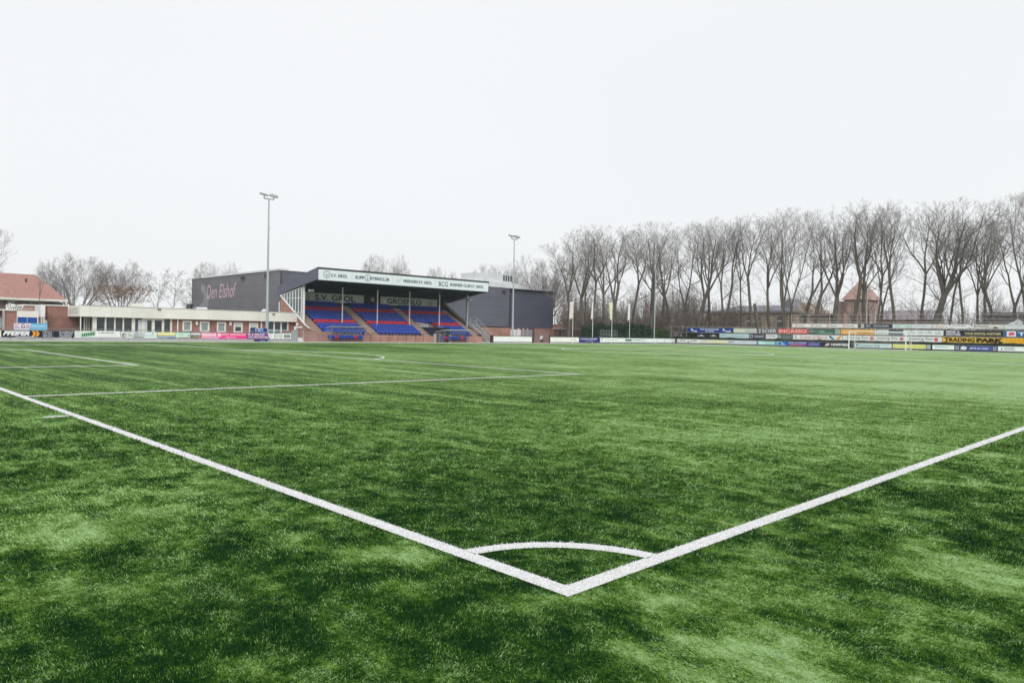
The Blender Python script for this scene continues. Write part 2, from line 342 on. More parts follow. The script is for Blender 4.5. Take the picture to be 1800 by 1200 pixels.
# ------------------------------------------------------------------ painted markings
LW = .12
mk = MB()
def stripe(x0, x1, y0, y1, n=1):
    # follow the fall of the sheet with short pieces
    ys = np.linspace(y0, y1, max(2, int(abs(y1-y0)/1.5)+1)); 
    for a, b in zip(ys[:-1], ys[1:]):
        za, zb = float(fall(a))+.004, float(fall(b))+.004
        mk.quad((x0, a, za), (x1, a, za), (x1, b, zb), (x0, b, zb))
def arc(cx, cy, r, a0, a1, n=64, LW=LW):
    for k in range(n):
        t0, t1 = a0+(a1-a0)*k/n, a0+(a1-a0)*(k+1)/n; P = []
        for q, rr in ((t0, r-LW), (t0, r), (t1, r), (t1, r-LW)):
            x, y = cx+rr*math.cos(q), cy+rr*math.sin(q); P.append((x, y, float(fall(y))+.004))
        mk.quad(*P)
PN, PF, GN, GF = W_/2-20.16, W_/2+20.16, W_/2-9.16, W_/2+9.16
def inline_mask(x, y):
    """inside a painted line? (only the ones close enough to show single blades)"""
    r = np.hypot(x, y)
    m = ((x >= 0) & (x <= LW) & (y >= 0)) | ((y >= 0) & (y <= LW) & (x >= 0)) | ((r < 1) & (r > 1-LW) & (x > 0) & (y > 0))
    m |= (x > -.36) & (x < -.03) & (y > 10.05) & (y < 10.19)
    m |= (y > PN) & (y < PN+LW) & (x >= 0) & (x < 16.5)
    return m
stripe(0, LW, LW, W_); stripe(L_-LW, L_, LW, W_)
for a in range(0, 104, 4): mk.quad((a, 0, .004), (min(a+4, L_), 0, .004), (min(a+4, L_), LW, .004), (a, LW, .004))
stripe(0, L_, W_-LW, W_)
for s, q in ((1, 0), (-1, L_)):
    X = lambda v: q+s*v
    def xs(a, b): return (min(X(a), X(b)), max(X(a), X(b)))
    for yy in (PN, PF-LW): stripe(*xs(LW, 16.5), yy, yy+LW)
    stripe(*xs(16.5-LW, 16.5), PN+LW, PF-LW)
    for yy in (GN, GF-LW): stripe(*xs(LW, 5.5), yy, yy+LW)
    stripe(*xs(5.5-LW, 5.5), GN+LW, GF-LW)
    h_ = math.acos(5.5/9.15)
    if s > 0: arc(11, W_/2, 9.15, -h_, h_)
    else: arc(L_-11, W_/2, 9.15, math.pi-h_, math.pi+h_)
stripe(L_/2-LW/2, L_/2+LW/2, LW, W_-LW); arc(L_/2, W_/2, 9.15, 0, 2*math.pi, 120)
arc(0, 0, 1, math.asin(LW), math.pi/2-math.asin(LW), 24); arc(L_, 0, 1, math.pi/2, math.pi, 24); arc(0, W_, 1, -math.pi/2, 0, 24)
mk.quad((-.36, 10.05, .004), (-.03, 10.05, .004), (-.03, 10.19, .004), (-.36, 10.19, .004))
PAINT = mat('line_fibre_white', (.66, .66, .66), .7, .6, 130, spec=.2)
for fc in list(mk.f):                                     # the white fibre stands a little proud of the brushed-down green pile
    P = [mk.v[i] for i in fc]
    if min(math.hypot(p[0], p[1]) for p in P) > 13.5:
        dm_ = min(math.hypot(p[0], p[1]) for p in P); hh = .005+.012*min(1, max(0, (dm_-13)/50)); o = len(mk.v); mk.v += [(p[0], p[1], p[2]+hh) for p in P]; k_ = len(fc)
        mk.f.append(tuple(o+i for i in range(k_))); mk.m.append(0)
        for i in range(k_): mk.f.append((fc[i], fc[(i+1) % k_], o+(i+1) % k_, o+i)); mk.m.append(0)
mk.build('pitch_marking', PAINT)['kind'] = 'structure'

# ------------------------------------------------------------------ single blades near the corner
def blades():
    rs = np.random.RandomState(11); N = 1500000
    # density falls with distance from the corner area, spread over a wide fan so a step to the side still shows blades
    ang = rs.uniform(R(-14), R(104), N); d0, d1 = 1.9, 27.0
    d = d0*(d1/d0)**rs.uniform(0, 1, N)
    x = -3.1+d*np.cos(ang); y = -2.7+d*np.sin(ang)
    keep = rs.uniform(0, 1, N) < np.clip(1-(d-9)/18, 0, 1); ang, d, x, y = ang[keep], d[keep], x[keep], y[keep]; N = len(d)
    lay = lay_sheen_value(x, y); white = inline_mask(x, y)
    size = np.clip(d/4.0, .9, 2.8)
    hgt = rs.uniform(.009, .020, N)*size**.6; wid = rs.uniform(.0019, .0035, N)*size
    # pale areas lie flatter
    az = rs.uniform(0, 2*np.pi, N)*.55+1.1+2.2*fbm(x*1.7, y*1.7, 3)
    az[white] = rs.uniform(0, 2*np.pi, white.sum())
    tilt = np.clip(.25+.75*lay+rs.normal(0, .25, N), .05, 1.25)
    dx = np.sin(tilt)*np.cos(az); dy = np.sin(tilt)*np.sin(az); dz = np.cos(tilt)
    pa = az+np.pi/2+rs.normal(0, .8, N); px, py = np.cos(pa)*wid/2, np.sin(pa)*wid/2
    B = np.stack([x, y, np.full(N, .001)], 1); Pp = np.stack([px, py, 0*px], 1); T = np.stack([dx, dy, dz], 1)*hgt[:, None]
    mid = B+T*.6; tip = B+T+np.stack([dx, dy, -.25*np.ones(N)], 1)*(hgt*.35)[:, None]
    for nm, msk, mt in (('grass', ~white, turf_material('turf_blades', True)), ('line_grass', white, mat('line_blades', (.74, .74, .75), .6, .25, 60))):
        i = np.where(msk)[0]; n = len(i)
        if nm == 'line_grass':                          # thicker coat of white fibre
            i = i[rs.uniform(0, 1, len(i)) < .75]; n = len(i)
        VV = np.stack([B[i]-Pp[i], B[i]+Pp[i], mid[i]+Pp[i]*.7, mid[i]-Pp[i]*.7, tip[i]], 1).reshape(-1, 3)
        m = bpy.data.meshes.new(nm); base = np.arange(n)*5
        quad = np.stack([base, base+1, base+2, base+3], 1); tri = np.stack([base+3, base+2, base+4], 1)
        loops = np.concatenate([quad, tri], 1).ravel(); m.vertices.add(n*5); m.vertices.foreach_set('co', VV.ravel())
        m.loops.add(len(loops)); m.loops.foreach_set('vertex_index', loops); m.polygons.add(2*n)
        st = np.stack([np.arange(n)*7, np.arange(n)*7+4], 1).ravel(); tot = np.tile([4, 3], n)
        m.polygons.foreach_set('loop_start', st); m.polygons.foreach_set('loop_total', tot); m.update(calc_edges=True)
        if nm == 'grass':
            val = np.clip(lay[i]+1.25*(fbm(x[i]*9, y[i]*9, 61, 3)-.5)+.8*(fbm(x[i]*34, y[i]*34, 63, 2)-.5)+rs.normal(.06, .27, n), 0, 1)
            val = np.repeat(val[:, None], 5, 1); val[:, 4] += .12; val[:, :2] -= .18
            m.attributes.new('lay', 'FLOAT', 'POINT').data.foreach_set('value', np.clip(val, 0, 1).ravel().astype(np.float32))
        m.materials.append(mt); o = bpy.data.objects.new(nm, m); col.objects.link(o)
        tag(o, kind='stuff', label='short artificial grass pile around the near pitch corner' if nm == 'grass' else 'white tufts of turf in the corner lines', cat='grass')
blades()

# ================================================================== SPORTS HALL BEHIND THE STAND
YH = 88.0
hx0, hx1 = 42.2, XY(975.5, YH); zt = 9.0
HALL = panel_mat('grey_cladding', (.165, .162, .182), 1.45, vper=7.3)
HALLF = panel_mat('blue_grey_cladding', (.128, .134, .170), 1.45, vper=7.3)
HALLD = panel_mat('dark_blue_cladding', (.085, .092, .132), 1.45, seam=.75, vper=7.3)
hall = thing('sports_hall', 'large dark grey windowless hall with Den Elshof lettering behind the stand', 'building')
xm = XY(896, YH)
MB().box(hx0, hx0+.25, YH, 118.5, 2.4, zt).build('side_wall', HALL, hall)
MB().box(hx0+.26, xm, YH, YH+.25, 2.4, zt+.02).build('front_wall', HALLF, hall)
MB().box(xm+.01, hx1, YH+.5, YH+.75, 2.25, zt-.05).box(xm-.2, xm+.01, YH, YH+.8, 2.3, zt).build('front_wall', HALLD, hall)
MB().box(hx0, hx1, YH+.02, 118.4, -.1, 2.24).build('plinth_wall', BRICKL, hall)
MB().box(hx1-.3, hx1, YH+.76, 118.4, 2.25, zt-.05).box(hx0, hx1, 118.4, 118.6, 2.25, zt).build('rear_wall', HALLD, hall)
MB().box(hx0-.05, hx1+.05, YH-.06, 118.7, zt+.02, zt+.12).build('roof', DSTEEL, hall)
rf = MB()                                                # pale set-back upper roof with sloping end
zr = 10.15
for a, b, hh in ((XY(833, 96), XY(905, 96), zr+.6), ):
    rf.box(a, b, 96, 112, zt+.12, hh)
rf.prism([(XY(905, 96), 96, zt+.12), (XY(968, 96), 96, zt+.12), (XY(905, 96), 96, zr+.6)], (0, 16, 0))
rf.build('upper_roof', mat('pale_roofing', (.74, .76, .78), .5, .1, .8), hall)
rf = MB()
rf.box(hx0+1, hx0+2.2, 90, 116, zt+.12, zt+.55)
rf.build('roof_upstand', mat('pale_roofing', (.74, .76, .78), .5, .1, .8), hall)
for a, b, h0, h1, sl in ((833, 848, 0, 1.5, 0), (860, 898, 0, 1.75, 1)):
    u = MB().box(XY(a, 97), XY(b, 97), 97, 101, zr+.6, zr+.6+h1).build('rooftop_unit', mat('unit_grey', (.64, .67, .68), .5, .08, 1), hall)
    if sl:
        g = MB()
        for q in np.linspace(883, 895.5, 4): g.box(XY(q, 96.95), XY(q+2.4, 96.95), 96.93, 96.985, zr+1.0, zr+2.1)
        g.build('louvre', DSTEEL, u)
for q in (427, 469): MB().box(hx0-.35, hx0-.02, YX(q, hx0)-.3, YX(q, hx0)+.3, zt-.75, zt-.25).build('floodlight', DSTEEL, hall)
MB().box(XY(884, YH)-.25, XY(884, YH)+.25, YH-.4, YH-.02, zt-.75, zt-.35).build('floodlight', DSTEEL, hall)
tm = MB(); ya, yb = YX(362.5, hx0), YX(414, hx0)
add_text(tm, 'Den Elshof', (hx0-.012, ya, zX(362.5, 525.5, hx0)), (0, yb-ya, zX(414, 522, hx0)-zX(362.5, 525.5, hx0)), (0, 0, 2.15), bold=.0, shear=.25)
tm.build('lettering', mat('pink_lettering', (.68, .47, .55), .5, 0), hall)
pl = MB()                                                # painted pale plume at the far end of the side wall
rg = random.Random(3)
for k in range(26):
    t_ = k/25; yy = YX(349+12*math.sin(t_*3.0)+t_*4, hx0); zz = 3.9+t_*3.9
    pl.quad(*ellipse((hx0-.006-.0002*k, yy+rg.uniform(-.6, .6), zz), (0, .9+rg.uniform(-.3, .3), .2), (0, -.1, .32+rg.uniform(-.1, .1)), 9))
pl.build('wall_painting', mat('plume_paint', (.30, .30, .33), .6, .25, 2), hall)
MB().bar((hx0-.1, YH-.12, 2.4), (hx0-.1, YH-.12, 4.9), .08, 6).build('downpipe', WHITE, hall)
MB().bar((xm+12, YH+.42, 2.3), (xm+12, YH+.42, 8.9), .06, 6).build('downpipe', DSTEEL, hall)
MB().bar((hx0+.1, YH-.12, 5.2), (hx0+.1, YH-.12, 8.9), .07, 6).build('downpipe', DSTEEL, hall)
# doors in the brick plinth right of the stand
dm = MB(); 
for k, (a, b, cc) in enumerate(((897.5, 900, 'w'), (901.5, 906.3, 'w'), (907.6, 915, 'w'), (916.8, 921.6, 'g'), (923.8, 929.7, 'g'), (931, 935.7, 'g'))):
    d_ = MB().box(XY(a, YH), XY(b, YH), YH-.05, YH+.01, -.05, 2.0).build('door', WHITE if cc == 'w' else mat('grey_door', (.36, .36, .39), .5, .1), hall)
MB().box(XY(897, YH), XY(936.5, YH), YH-.03, YH+.012, 2.0, 2.22).build('door_lintel', mat('dark_red', (.12, .03, .04), .5), hall)
for q in (900.8, 911, 919.3, 926.7): MB().box(XY(q, YH)-.12, XY(q, YH)+.12, YH-.10, YH-.035, 2.02, 2.2).build('door_number', WHITE, hall)
MB().box(XY(936, YH), XY(939, YH), YH-.02, YH+.012, -.05, 2.3).build('pipe', DSTEEL, hall)
settle(hall, ((hx0+hx1)/2, 103, -.1))
ax = thing('brick_annex', 'plain orange brick annex at the right end of the dark hall', 'building')
x0, x1 = XY(975.7, 87), XY(1000, 87)
MB().box(hx1+.02, x1+1.5, 86, 96, -.1, 2.95).build('wall', BRICKL, ax)
MB().box(hx1+.02, x1+1.55, 85.95, 96, 2.95, 3.07).build('roof', mat('brown_trim', (.12, .06, .05), .6), ax)
MB().box(hx1-1.0, hx1-.75, 85.9, 86, -.1, 2.3).build('pipe', DSTEEL, ax)
settle(ax, (hx1+4, 90, -.1))

# ================================================================== CLUBHOUSE
YC = 76.8
cx0, cx1 = XY(138.5, YC), 38.6
club = thing('clubhouse', 'long single storey brick clubhouse with cream fascia left of the stand', 'building')
f = MB().box(cx0, cx1, YC-.5, YC-.35, 2.17, 3.23).box(cx0, cx0+.12, YC-.35, 81.0, 2.17, 3.23)
f.build('fascia', panel_mat('cream_fascia', (.76, .75, .68), 9.0, .5, .8, vper=1.9), club)
MB().box(cx0+.12, cx1, YC-.35, 86, 3.02, 3.20).box(cx0-.03, cx1+.02, YC-.54, YC-.3, 3.235, 3.29).build('roof', mat('roof_trim', (.45, .46, .45), .6), club)
MB().box(cx0+.13, cx1, YC-.34, YC+.05, 2.19, 2.24).build('soffit', CREAM, club)
tb = MB()
for k, zz in enumerate((2.95, 2.75, 2.55)): scribble(tb, (cx0-.006, 80.6, zz-.07), (0, -3.6, 0), (0, 0, .13), 1, random.Random(k))
tb.build('lettering', mat('grey_print', (.3, .33, .33), .6, 0), club)
bw = MB()
segs = [(302.5, 321.5), (336.5, 351.5), (367.2, 381.5), (396.6, 411.2), (426, 437.6), (453.2, 469.8), (506.5, 520)]
for a, b in segs: bw.box(XY(a, YC), min(XY(b, YC), cx1), YC, YC+.25, -.1, 2.18)
for a, b in ((321.5, 336.5), (351.5, 367.2), (381.5, 396.6), (411.2, 426), (437.6, 453.2)):
    bw.box(XY(a, YC), XY(b, YC), YC+.002, YC+.25, -.1, .86); bw.box(XY(a, YC), XY(b, YC), YC+.002, YC+.25, 1.98, 2.18)
bw.box(XY(302.5, YC)+.01, cx1, 84, 84.3, -.1, 3.0)
bw.build('wall', BRICK, club)
for i, (a, b, z0, z1, gl) in enumerate(((320.5, 337, .88, 2.02, 0), (351, 368, .86, 2.0, 0), (381, 397, .84, 1.97, 0), (410.6, 426.4, .84, 1.97, 1), (437.5, 453.4, .62, 1.97, 2))):
    xa, xb = XY(a, YC), XY(b, YC); e = .17
    fr = MB().box(xa, xb, YC-.05, YC+.1, z0, z0+e).box(xa, xb, YC-.05, YC+.1, z1-e, z1).box(xa, xa+e, YC-.05, YC+.1, z0+e, z1-e).box(xb-e, xb, YC-.05, YC+.1, z0+e, z1-e).build('window', CREAM, club)
    MB().box(xa+e, xb-e, YC+.02, YC+.04, z0+e, z1-e).build('pane', GLASSL if gl == 0 else GLASS, fr)
    MB().box(xa-.03, xb+.03, YC-.1, YC, z0-.1, z0-.003).build('sill', DSTEEL, fr)
    if gl: MB().box(xa+e, xb-e, YC-.0, YC+.01, (z0+z1)/2+(.05 if gl == 1 else .15), z1-e).build('blind', mat('blind', (.6, .63, .6), .7, .05), fr)
# glazed front of the canteen
g = MB().box(XY(165, YC), XY(302, YC), YC+.12, YC+.14, .15, 2.18); 
g.build('glazing', GLASS, club)
fr = MB()
for a, b in ((163, 170), (184.2, 187), (200.8, 203.2), (215.6, 218.2), (231.8, 237.5), (250, 254.3), (267, 272), (284.8, 288.7), (299.3, 302.4)):
    fr.box(XY(a, YC), XY(b, YC), YC+.0, YC+.16, -.1, 2.18)
fr.box(XY(165, YC), XY(302, YC), YC+.012, YC+.15, .02, .2); fr.box(XY(253, YC), XY(288, YC), YC+.011, YC+.15, 1.98, 2.17)
fr.build('window_frame', CREAM, club)
MB().box(XY(243, YC), XY(250, YC), YC+.04, YC+.11, .2, 1.98).box(XY(254.5, YC), XY(259, YC), YC+.04, YC+.11, .2, 1.97).build('curtain', mat('pale_curtain', (.55, .6, .6), .8, .1), club)
ent = MB()
for a in (147.5, 151.5, 156, 161): ent.box(XY(a, YC+1.5), XY(a, YC+1.5)+.11, YC+1.5, YC+1.6, -.1, 2.19)
ent.build('entrance_post', CREAM, club)
MB().box(XY(140, YC+2), XY(165, YC+2)+.5, YC+2.2, YC+2.25, -.1, 2.3).build('entrance_glass', GLASS, club)
MB().box(XY(138.5, YC)+.05, XY(138.5, YC)+.13, YC-.3, YC-.22, -.1, 2.19).build('post', WHITE, club)
br2 = MB().box(XY(83.5, 81), XY(137, 81)+1.6, 81.02, 81.3, -.1, 3.2).box(XY(83.5, 81), XY(83.5, 81)+.28, 81.3, 92, -.1, 3.2); br2.build('wall', BRICK, club)
MB().box(XY(83.5, 81)-.05, cx0+.1, 80.95, 81.5, 3.2, 3.3).box(XY(83.5, 81)-.05, XY(83.5, 81)+.4, 81.5, 92, 3.2, 3.3).build('roof_edge', CREAM, club)
# bay at the stand end
xa, xb = XY(470, YC), XY(506.5, YC)
MB().box(xa, xb, YC+.1, YC+.12, .4, 2.17).build('glazing', mat('bay_glass', (.03, .05, .06), .1, .5, 1.1, spec=.9), club)
fr = MB(); 
for q in (469.5, 480.7, 493, 504.8): fr.box(XY(q, YC), XY(q, YC)+.16, YC-.02, YC+.14, .4, 2.17)
fr.box(xa, xb, YC-.01, YC+.15, .22, .42).build('window_frame', WHITE, club)
MB().box(xa, xb, YC-.0, YC+.15, -.1, .22).build('bay_wall', BRICK, club)
MB().box(xa, xb, YC+.06, YC+.09, .95, 1.25).build('frosted_band', mat('frost', (.35, .42, .45), .5, .3, 3), club)
for q in (345.3, 404.5):
    MB().box(XY(q, YC)-.11, XY(q, YC)+.11, YC-.13, YC-.002, 1.6, 1.98).build('wall_lamp', WHITE, club)
for q, z1 in ((311.7, 2.17), (458.5, 2.17)): MB().bar((XY(q, YC), YC-.12, -.1), (XY(q, YC), YC-.12, z1), .07, 8).build('downpipe', WHITE, club)
for q, zz in ((276.5, 3.05), (477, 2.95)): MB().box(XY(q, YC)-.16, XY(q, YC)+.16, YC-.62, YC-.51, zz, zz+.1).build('floodlight', DSTEEL, club)
for a, b, z1, mm in ((233, 252.5, 3.7, CREAM), (345, 364, 3.55, WHITE), (333, 335.4, 3.9, DSTEEL), (337.2, 339.6, 3.9, DSTEEL), (461, 468, 3.5, DSTEEL)):
    MB().box(XY(a, 79), XY(b, 79), 79, 80, 3.2, z1).build('roof_vent', mm, club)
for q in (313, 466): 
    r_ = MB(); xx = XY(q, 78); r_.prism([(xx-.45, 78, 3.25), (xx+.45, 78, 3.25), (xx, 78, 3.6)], (0, .5, 0)).build('roof_cowl', WHITE, club)
settle(club, ((cx0+cx1)/2, 80, -.1))

# low store with blue doors at the far left
YB = 77.5
st = thing('equipment_store', 'low brick store with blue double doors at far left', 'building')
sx0, sx1 = XY(-60, YB), XY(67.5, YB)
MB().box(sx0, XY(-30, YB), YB, YB+.2, -.1, 2.55).box(XY(8, YB), XY(29.3, YB), YB, YB+.2, -.1, 2.55).box(XY(-30, YB), XY(8, YB), YB+.6, YB+.8, -.1, 2.55).build('wall', BRICK, st)
MB().box(sx0, XY(29, YB), YB-.12, YB+4, 2.551, 2.66).build('roof_edge', CREAM, st)
MB().box(XY(29.4, YB), XY(67.2, YB), YB-.02, YB+.2, 1.98, 2.56).box(XY(29.4, YB), XY(30.7, YB), YB-.02, YB+.2, -.1, 1.98).box(XY(65.4, YB), XY(67.2, YB), YB-.02, YB+.2, -.1, 1.98).build('door_frame', CREAM, st)
BLUE = mat('blue_door', (.006, .065, .30), .45, .06)
for a, b in ((30.8, 47.0), (48.8, 65.2)): 
    d_ = MB().box(XY(a, YB), XY(b, YB), YB+.02, YB+.08, -.08, 1.975).build('door', BLUE, st)
    if a < 40: MB().box(XY(37, YB), XY(42, YB), YB, YB+.018, 1.0, 1.2).build('door_sign', mat('pale_sign', (.6, .7, .8), .5), d_)
MB().box(XY(47.1, YB), XY(48.7, YB), YB, YB+.09, -.08, 1.975).build('door_post', mat('blue_post', (.2, .35, .6), .5), st)
MB().box(XY(-30, YB), XY(6, YB), YB+.58, YB+.595, .9, 1.9).build('window', mat('store_window', (.35, .42, .42), .3, .2), st)
MB().box(XY(4, YB), XY(8, YB), YB-.1, YB+.1, -.1, 2.55).build('pillar', mat('grey_pillar', (.4, .36, .34), .7), st)
MB().box(sx0, sx1, YB+4, YB+4.2, -.1, 2.6).build('rear_wall', BRICK, st)
settle(st, ((sx0+sx1)/2, YB+2, -.1))
lk = thing('flat_roofed_link', 'narrow pale brick link with tall white box between store and clubhouse', 'building')
MB().box(XY(39, 81.5), XY(83.4, 81)-.02, 81.6, 90, -.1, 3.15).build('wall', mat('pale_brick', (.42, .30, .26), .8, .15, 5), lk)
MB().box(XY(71, 79), XY(79, 79), 79, 81.5, 2.05, 3.24).build('hoist_box', WHITE, lk)
for q in (72.3, 76.2): MB().box(XY(q, 79), XY(q, 79)+.1, 79.05, 79.2, -.1, 2.05).build('post', CREAM, lk)
MB().box(XY(39, 81.5), XY(83.4, 81)-.02, 81.45, 90, 3.15, 3.26).build('roof_edge', CREAM, lk)
MB().prism(ellipse((XY(80.5, 80), 80, 1.6), (.13, 0, 0), (0, 0, .2), 12), (0, .1, 0)).build('wall_lamp', WHITE, lk)
settle(lk, (XY(60, 85), 85, -.1))
cc = MB(); rg = random.Random(5)
for k in range(7):
    xx = XY(13+k*3.9, 79.5); cc.box(xx, xx+.06, 79.5, 80.1, 2.66, 3.0+rg.uniform(0, .3)); cc.box(xx, xx+rg.uniform(.12, .2), 79.5, 79.56, 2.9, 2.98+rg.uniform(0, .25)); cc.bar((xx, 79.7, 2.66), (xx+.2, 79.8, 3.15), .03, 4)
tag(cc.build('stacked_chairs', WHITE), 'white plastic chairs piled up on the low flat roof', 'chairs')

# ================================================================== HOUSE WITH A RED TILED ROOF
ho = thing('tiled_house', 'house with large hipped red tile roof behind the blue doors', 'house')
hx = XY(118, 105); hl = XY(-120, 105); ez, rz = 4.55, 7.9; rx = XY(62, 110.5)
RT = mat('red_roof_tiles', (.35, .185, .155), .7, .16, 1.4, stretch=(1, 1, 3), bump=.2)
MB().box(hl+.6, hx-.7, 105.8, 116, -.1, ez-.05).build('wall', mat('house_brick', (.22, .15, .14), .8, .2, 3), ho)
r_ = MB(); A = [(hl, 105, ez), (hx, 105, ez), (hx, 117, ez), (hl, 117, ez)]; Rr, Rl = (rx, 111, rz), (hl+6, 111, rz)
r_.add(A+[Rr, Rl], [(0, 1, 4, 5), (1, 2, 4), (2, 3, 5, 4), (3, 0, 5), (3, 2, 1, 0)]).build('roof', RT, ho)
MB().box(hl, hx+.05, 104.85, 105.02, ez-.28, ez+.02).build('gutter', CREAM, ho)
for k in (12, 50, 95): MB().box(XY(k, 105.7), XY(k, 105.7)+1.0, 105.7, 105.79, 3.3, 4.2).build('window', GLASS, ho)
MB().bar((XY(45, 106.5), 106.5, 6.6), (XY(45, 106.5), 106.5, 7.1), .12, 8).build('roof_vent', DSTEEL, ho)
settle(ho, ((hx+hl)/2, 111, -.1))

# ================================================================== GRANDSTAND
gs = thing('grandstand', 'roofed football grandstand with rows of blue and red seats', 'grandstand')
SX0, SX1 = 38.8, 64.25; YF, YR0, YBK = 71.9, 71.5, 80.6
ROWS = 10; RD, RH, Z0 = .77, .39, .70
rowY = lambda i: 72.75+RD*i
rowZ = lambda i: Z0+RH*i
ROOF = mat('dark_blue_grey_sheet', (.105, .112, .155), .45, .1, 1.2, stretch=(1, 1, 1))
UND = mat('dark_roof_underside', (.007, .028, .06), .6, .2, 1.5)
CONC = mat('pinkish_step_paving', (.30, .20, .17), .85, .2, 3)
NOSE = mat('pale_step_edge', (.70, .64, .58), .8, .12, 4)
fz = lambda y: 8.33+(y-YR0)*(6.57-8.33)/(81.0-YR0)       # roof top surface
rx0, rx1 = 38.55, 64.5
m_ = MB(); 
m_.prism([(rx0, YR0, fz(YR0)-.18), (rx0, 81, fz(81)-.18), (rx0, 81, fz(81)), (rx0, YR0, fz(YR0))], (rx1-rx0, 0, 0)).build('roof', DSTEEL, gs)
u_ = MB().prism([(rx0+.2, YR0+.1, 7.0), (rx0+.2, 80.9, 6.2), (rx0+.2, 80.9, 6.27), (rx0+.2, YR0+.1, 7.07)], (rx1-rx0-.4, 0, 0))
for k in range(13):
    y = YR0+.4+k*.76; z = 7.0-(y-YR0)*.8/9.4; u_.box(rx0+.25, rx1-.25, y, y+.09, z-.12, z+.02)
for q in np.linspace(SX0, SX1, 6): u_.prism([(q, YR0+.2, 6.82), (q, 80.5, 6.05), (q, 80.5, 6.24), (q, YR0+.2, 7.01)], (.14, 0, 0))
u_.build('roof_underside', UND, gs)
for xx in (rx0-.12, rx1):
    MB().prism([(xx, YR0-.05, 7.0), (xx, 81.1, 5.45), (xx, 81.1, fz(81.1)+.04), (xx, YR0-.05, fz(YR0)+.04)], (.12, 0, 0)).build('roof_side', ROOF, gs)
MB().box(rx0-.12, rx1+.12, YR0-.15, YR0-.052, 8.17, 8.40).box(rx0-.12, rx1+.12, YR0-.15, YR0-.052, 6.90, 6.97).build('fascia_trim', DSTEEL, gs)
sg = MB().box(rx0, rx1, YR0-.14, YR0-.053, 6.971, 8.169).build('fascia_sign', mat('sign_white', (.76, .82, .87), .4, .03), gs)
fy = YR0-.148
def fx(q): return XY(q, fy)
INK = mat('sign_ink', (.035, .06, .12), .5, 0)
for s_, a, b in (('S.V. GROL', 580.2, 609.5), ('SUPP', 622.8, 639.2), ('RTERSCLUB', 650.0, 682.6), ('VRIENDEN S.V. GROL', 706.6, 758), ('BUSINESS CLUB S.V. GROL', 790, 848.5)):
    tx = MB(); add_text(tx, s_, (fx(a), fy, 7.38), (fx(b)-fx(a), 0, 0), (0, 0, .38), bold=.035); tx.build('lettering', INK, sg)
tx = MB()
add_text(tx, 'BCG', (fx(769.8), fy, 7.24), (fx(786)-fx(769.8), 0, 0), (0, 0, .62), bold=.01)
tx.build('lettering', INK, sg)
def crest(mb, c, r, plane='Y', s=-1):
    """round club crest: ring, lattice of small patches like a ball, dots along the foot"""
    cx, cy, cz = c; uu = np.array([1., 0, 0]); vv = np.array([0, 0, 1.])
    A = ellipse(c, uu*r, vv*r, 24); B = ellipse(c, uu*r*.86, vv*r*.86, 24)
    mb.add(A+B, [(i, (i+1) % 24, 24+(i+1) % 24, 24+i) for i in range(24)])
    for a_, rr in ((90, .0), (20, .5), (92, .55), (160, .5), (215, .62), (270, .6), (325, .62), (250, .3), (300, .3)):
        mb.quad(*ellipse(np.array(c)+uu*r*rr*math.cos(R(a_))+vv*r*rr*math.sin(R(a_)), uu*r*.15, vv*r*.14, 6))
for a_, b_, z_ in ((566.8, 579, 7.62), (639.6, 649.8, 7.58)):
    cm = MB(); crest(cm, ((fx(a_)+fx(b_))/2, fy, z_), .44); cm.build('emblem', mat('crest_grey', (.16, .2, .27), .5, 0), sg)
for q in (617, 689.2, 763.8): MB().box(fx(q), fx(q)+.03, fy-.004, fy+.002, 7.15, 7.98).build('divider', mat('pale_grey_ink', (.42, .45, .47), .5, 0), sg)
dm = MB(); dm.box(fx(697), fx(697)+.05, fy-.004, fy+.002, 7.3, 7.95); dm.bar((fx(695), fy, 7.35), (fx(703), fy, 7.75), .02, 4); dm.bar((fx(699), fy, 7.3), (fx(704), fy, 7.9), .03, 4)
dm.build('emblem', mat('pale_grey_ink', (.42, .45, .47), .5, 0), sg)
# back wall with the two name boards
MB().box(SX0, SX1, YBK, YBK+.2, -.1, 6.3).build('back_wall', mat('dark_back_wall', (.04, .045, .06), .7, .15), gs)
GREY = mat('name_board_grey', (.66, .66, .72), .6, .05, 1)
for a, b, tt, t0, t1 in ((533, 638.8, 'S.V. GROL', 552.5, 623.5), (668, 767.8, 'GROENLO', 679.5, 740)):
    y = YBK-.05; s_ = MB().box(XY(a, y), XY(b, y), y, YBK-.005, 4.85, 5.98).build('name_board', GREY, gs)
    t_ = MB(); add_text(t_, tt, (XY(t0, y), y-.01, 5.04), (XY(t1, y)-XY(t0, y), 0, 0), (0, 0, .78), bold=.03); t_.build('lettering', mat('slate_ink', (.07, .09, .12), .6, 0), s_)
    c_ = MB(); crest(c_, (XY(537.5 if a < 600 else 754.5, y), y-.012, 5.42), .44); c_.build('emblem', mat('crest_brown', (.22, .17, .19), .6, 0), s_)
ck = MB(); cc_ = (XY(654, YBK), YBK-.06, 5.5); ck.prism(ellipse(cc_, (.30, 0, 0), (0, 0, .30), 20), (0, .05, 0)); ck.build('round_crest', mat('crest_plate', (.45, .36, .38), .5, .3, 6), gs)
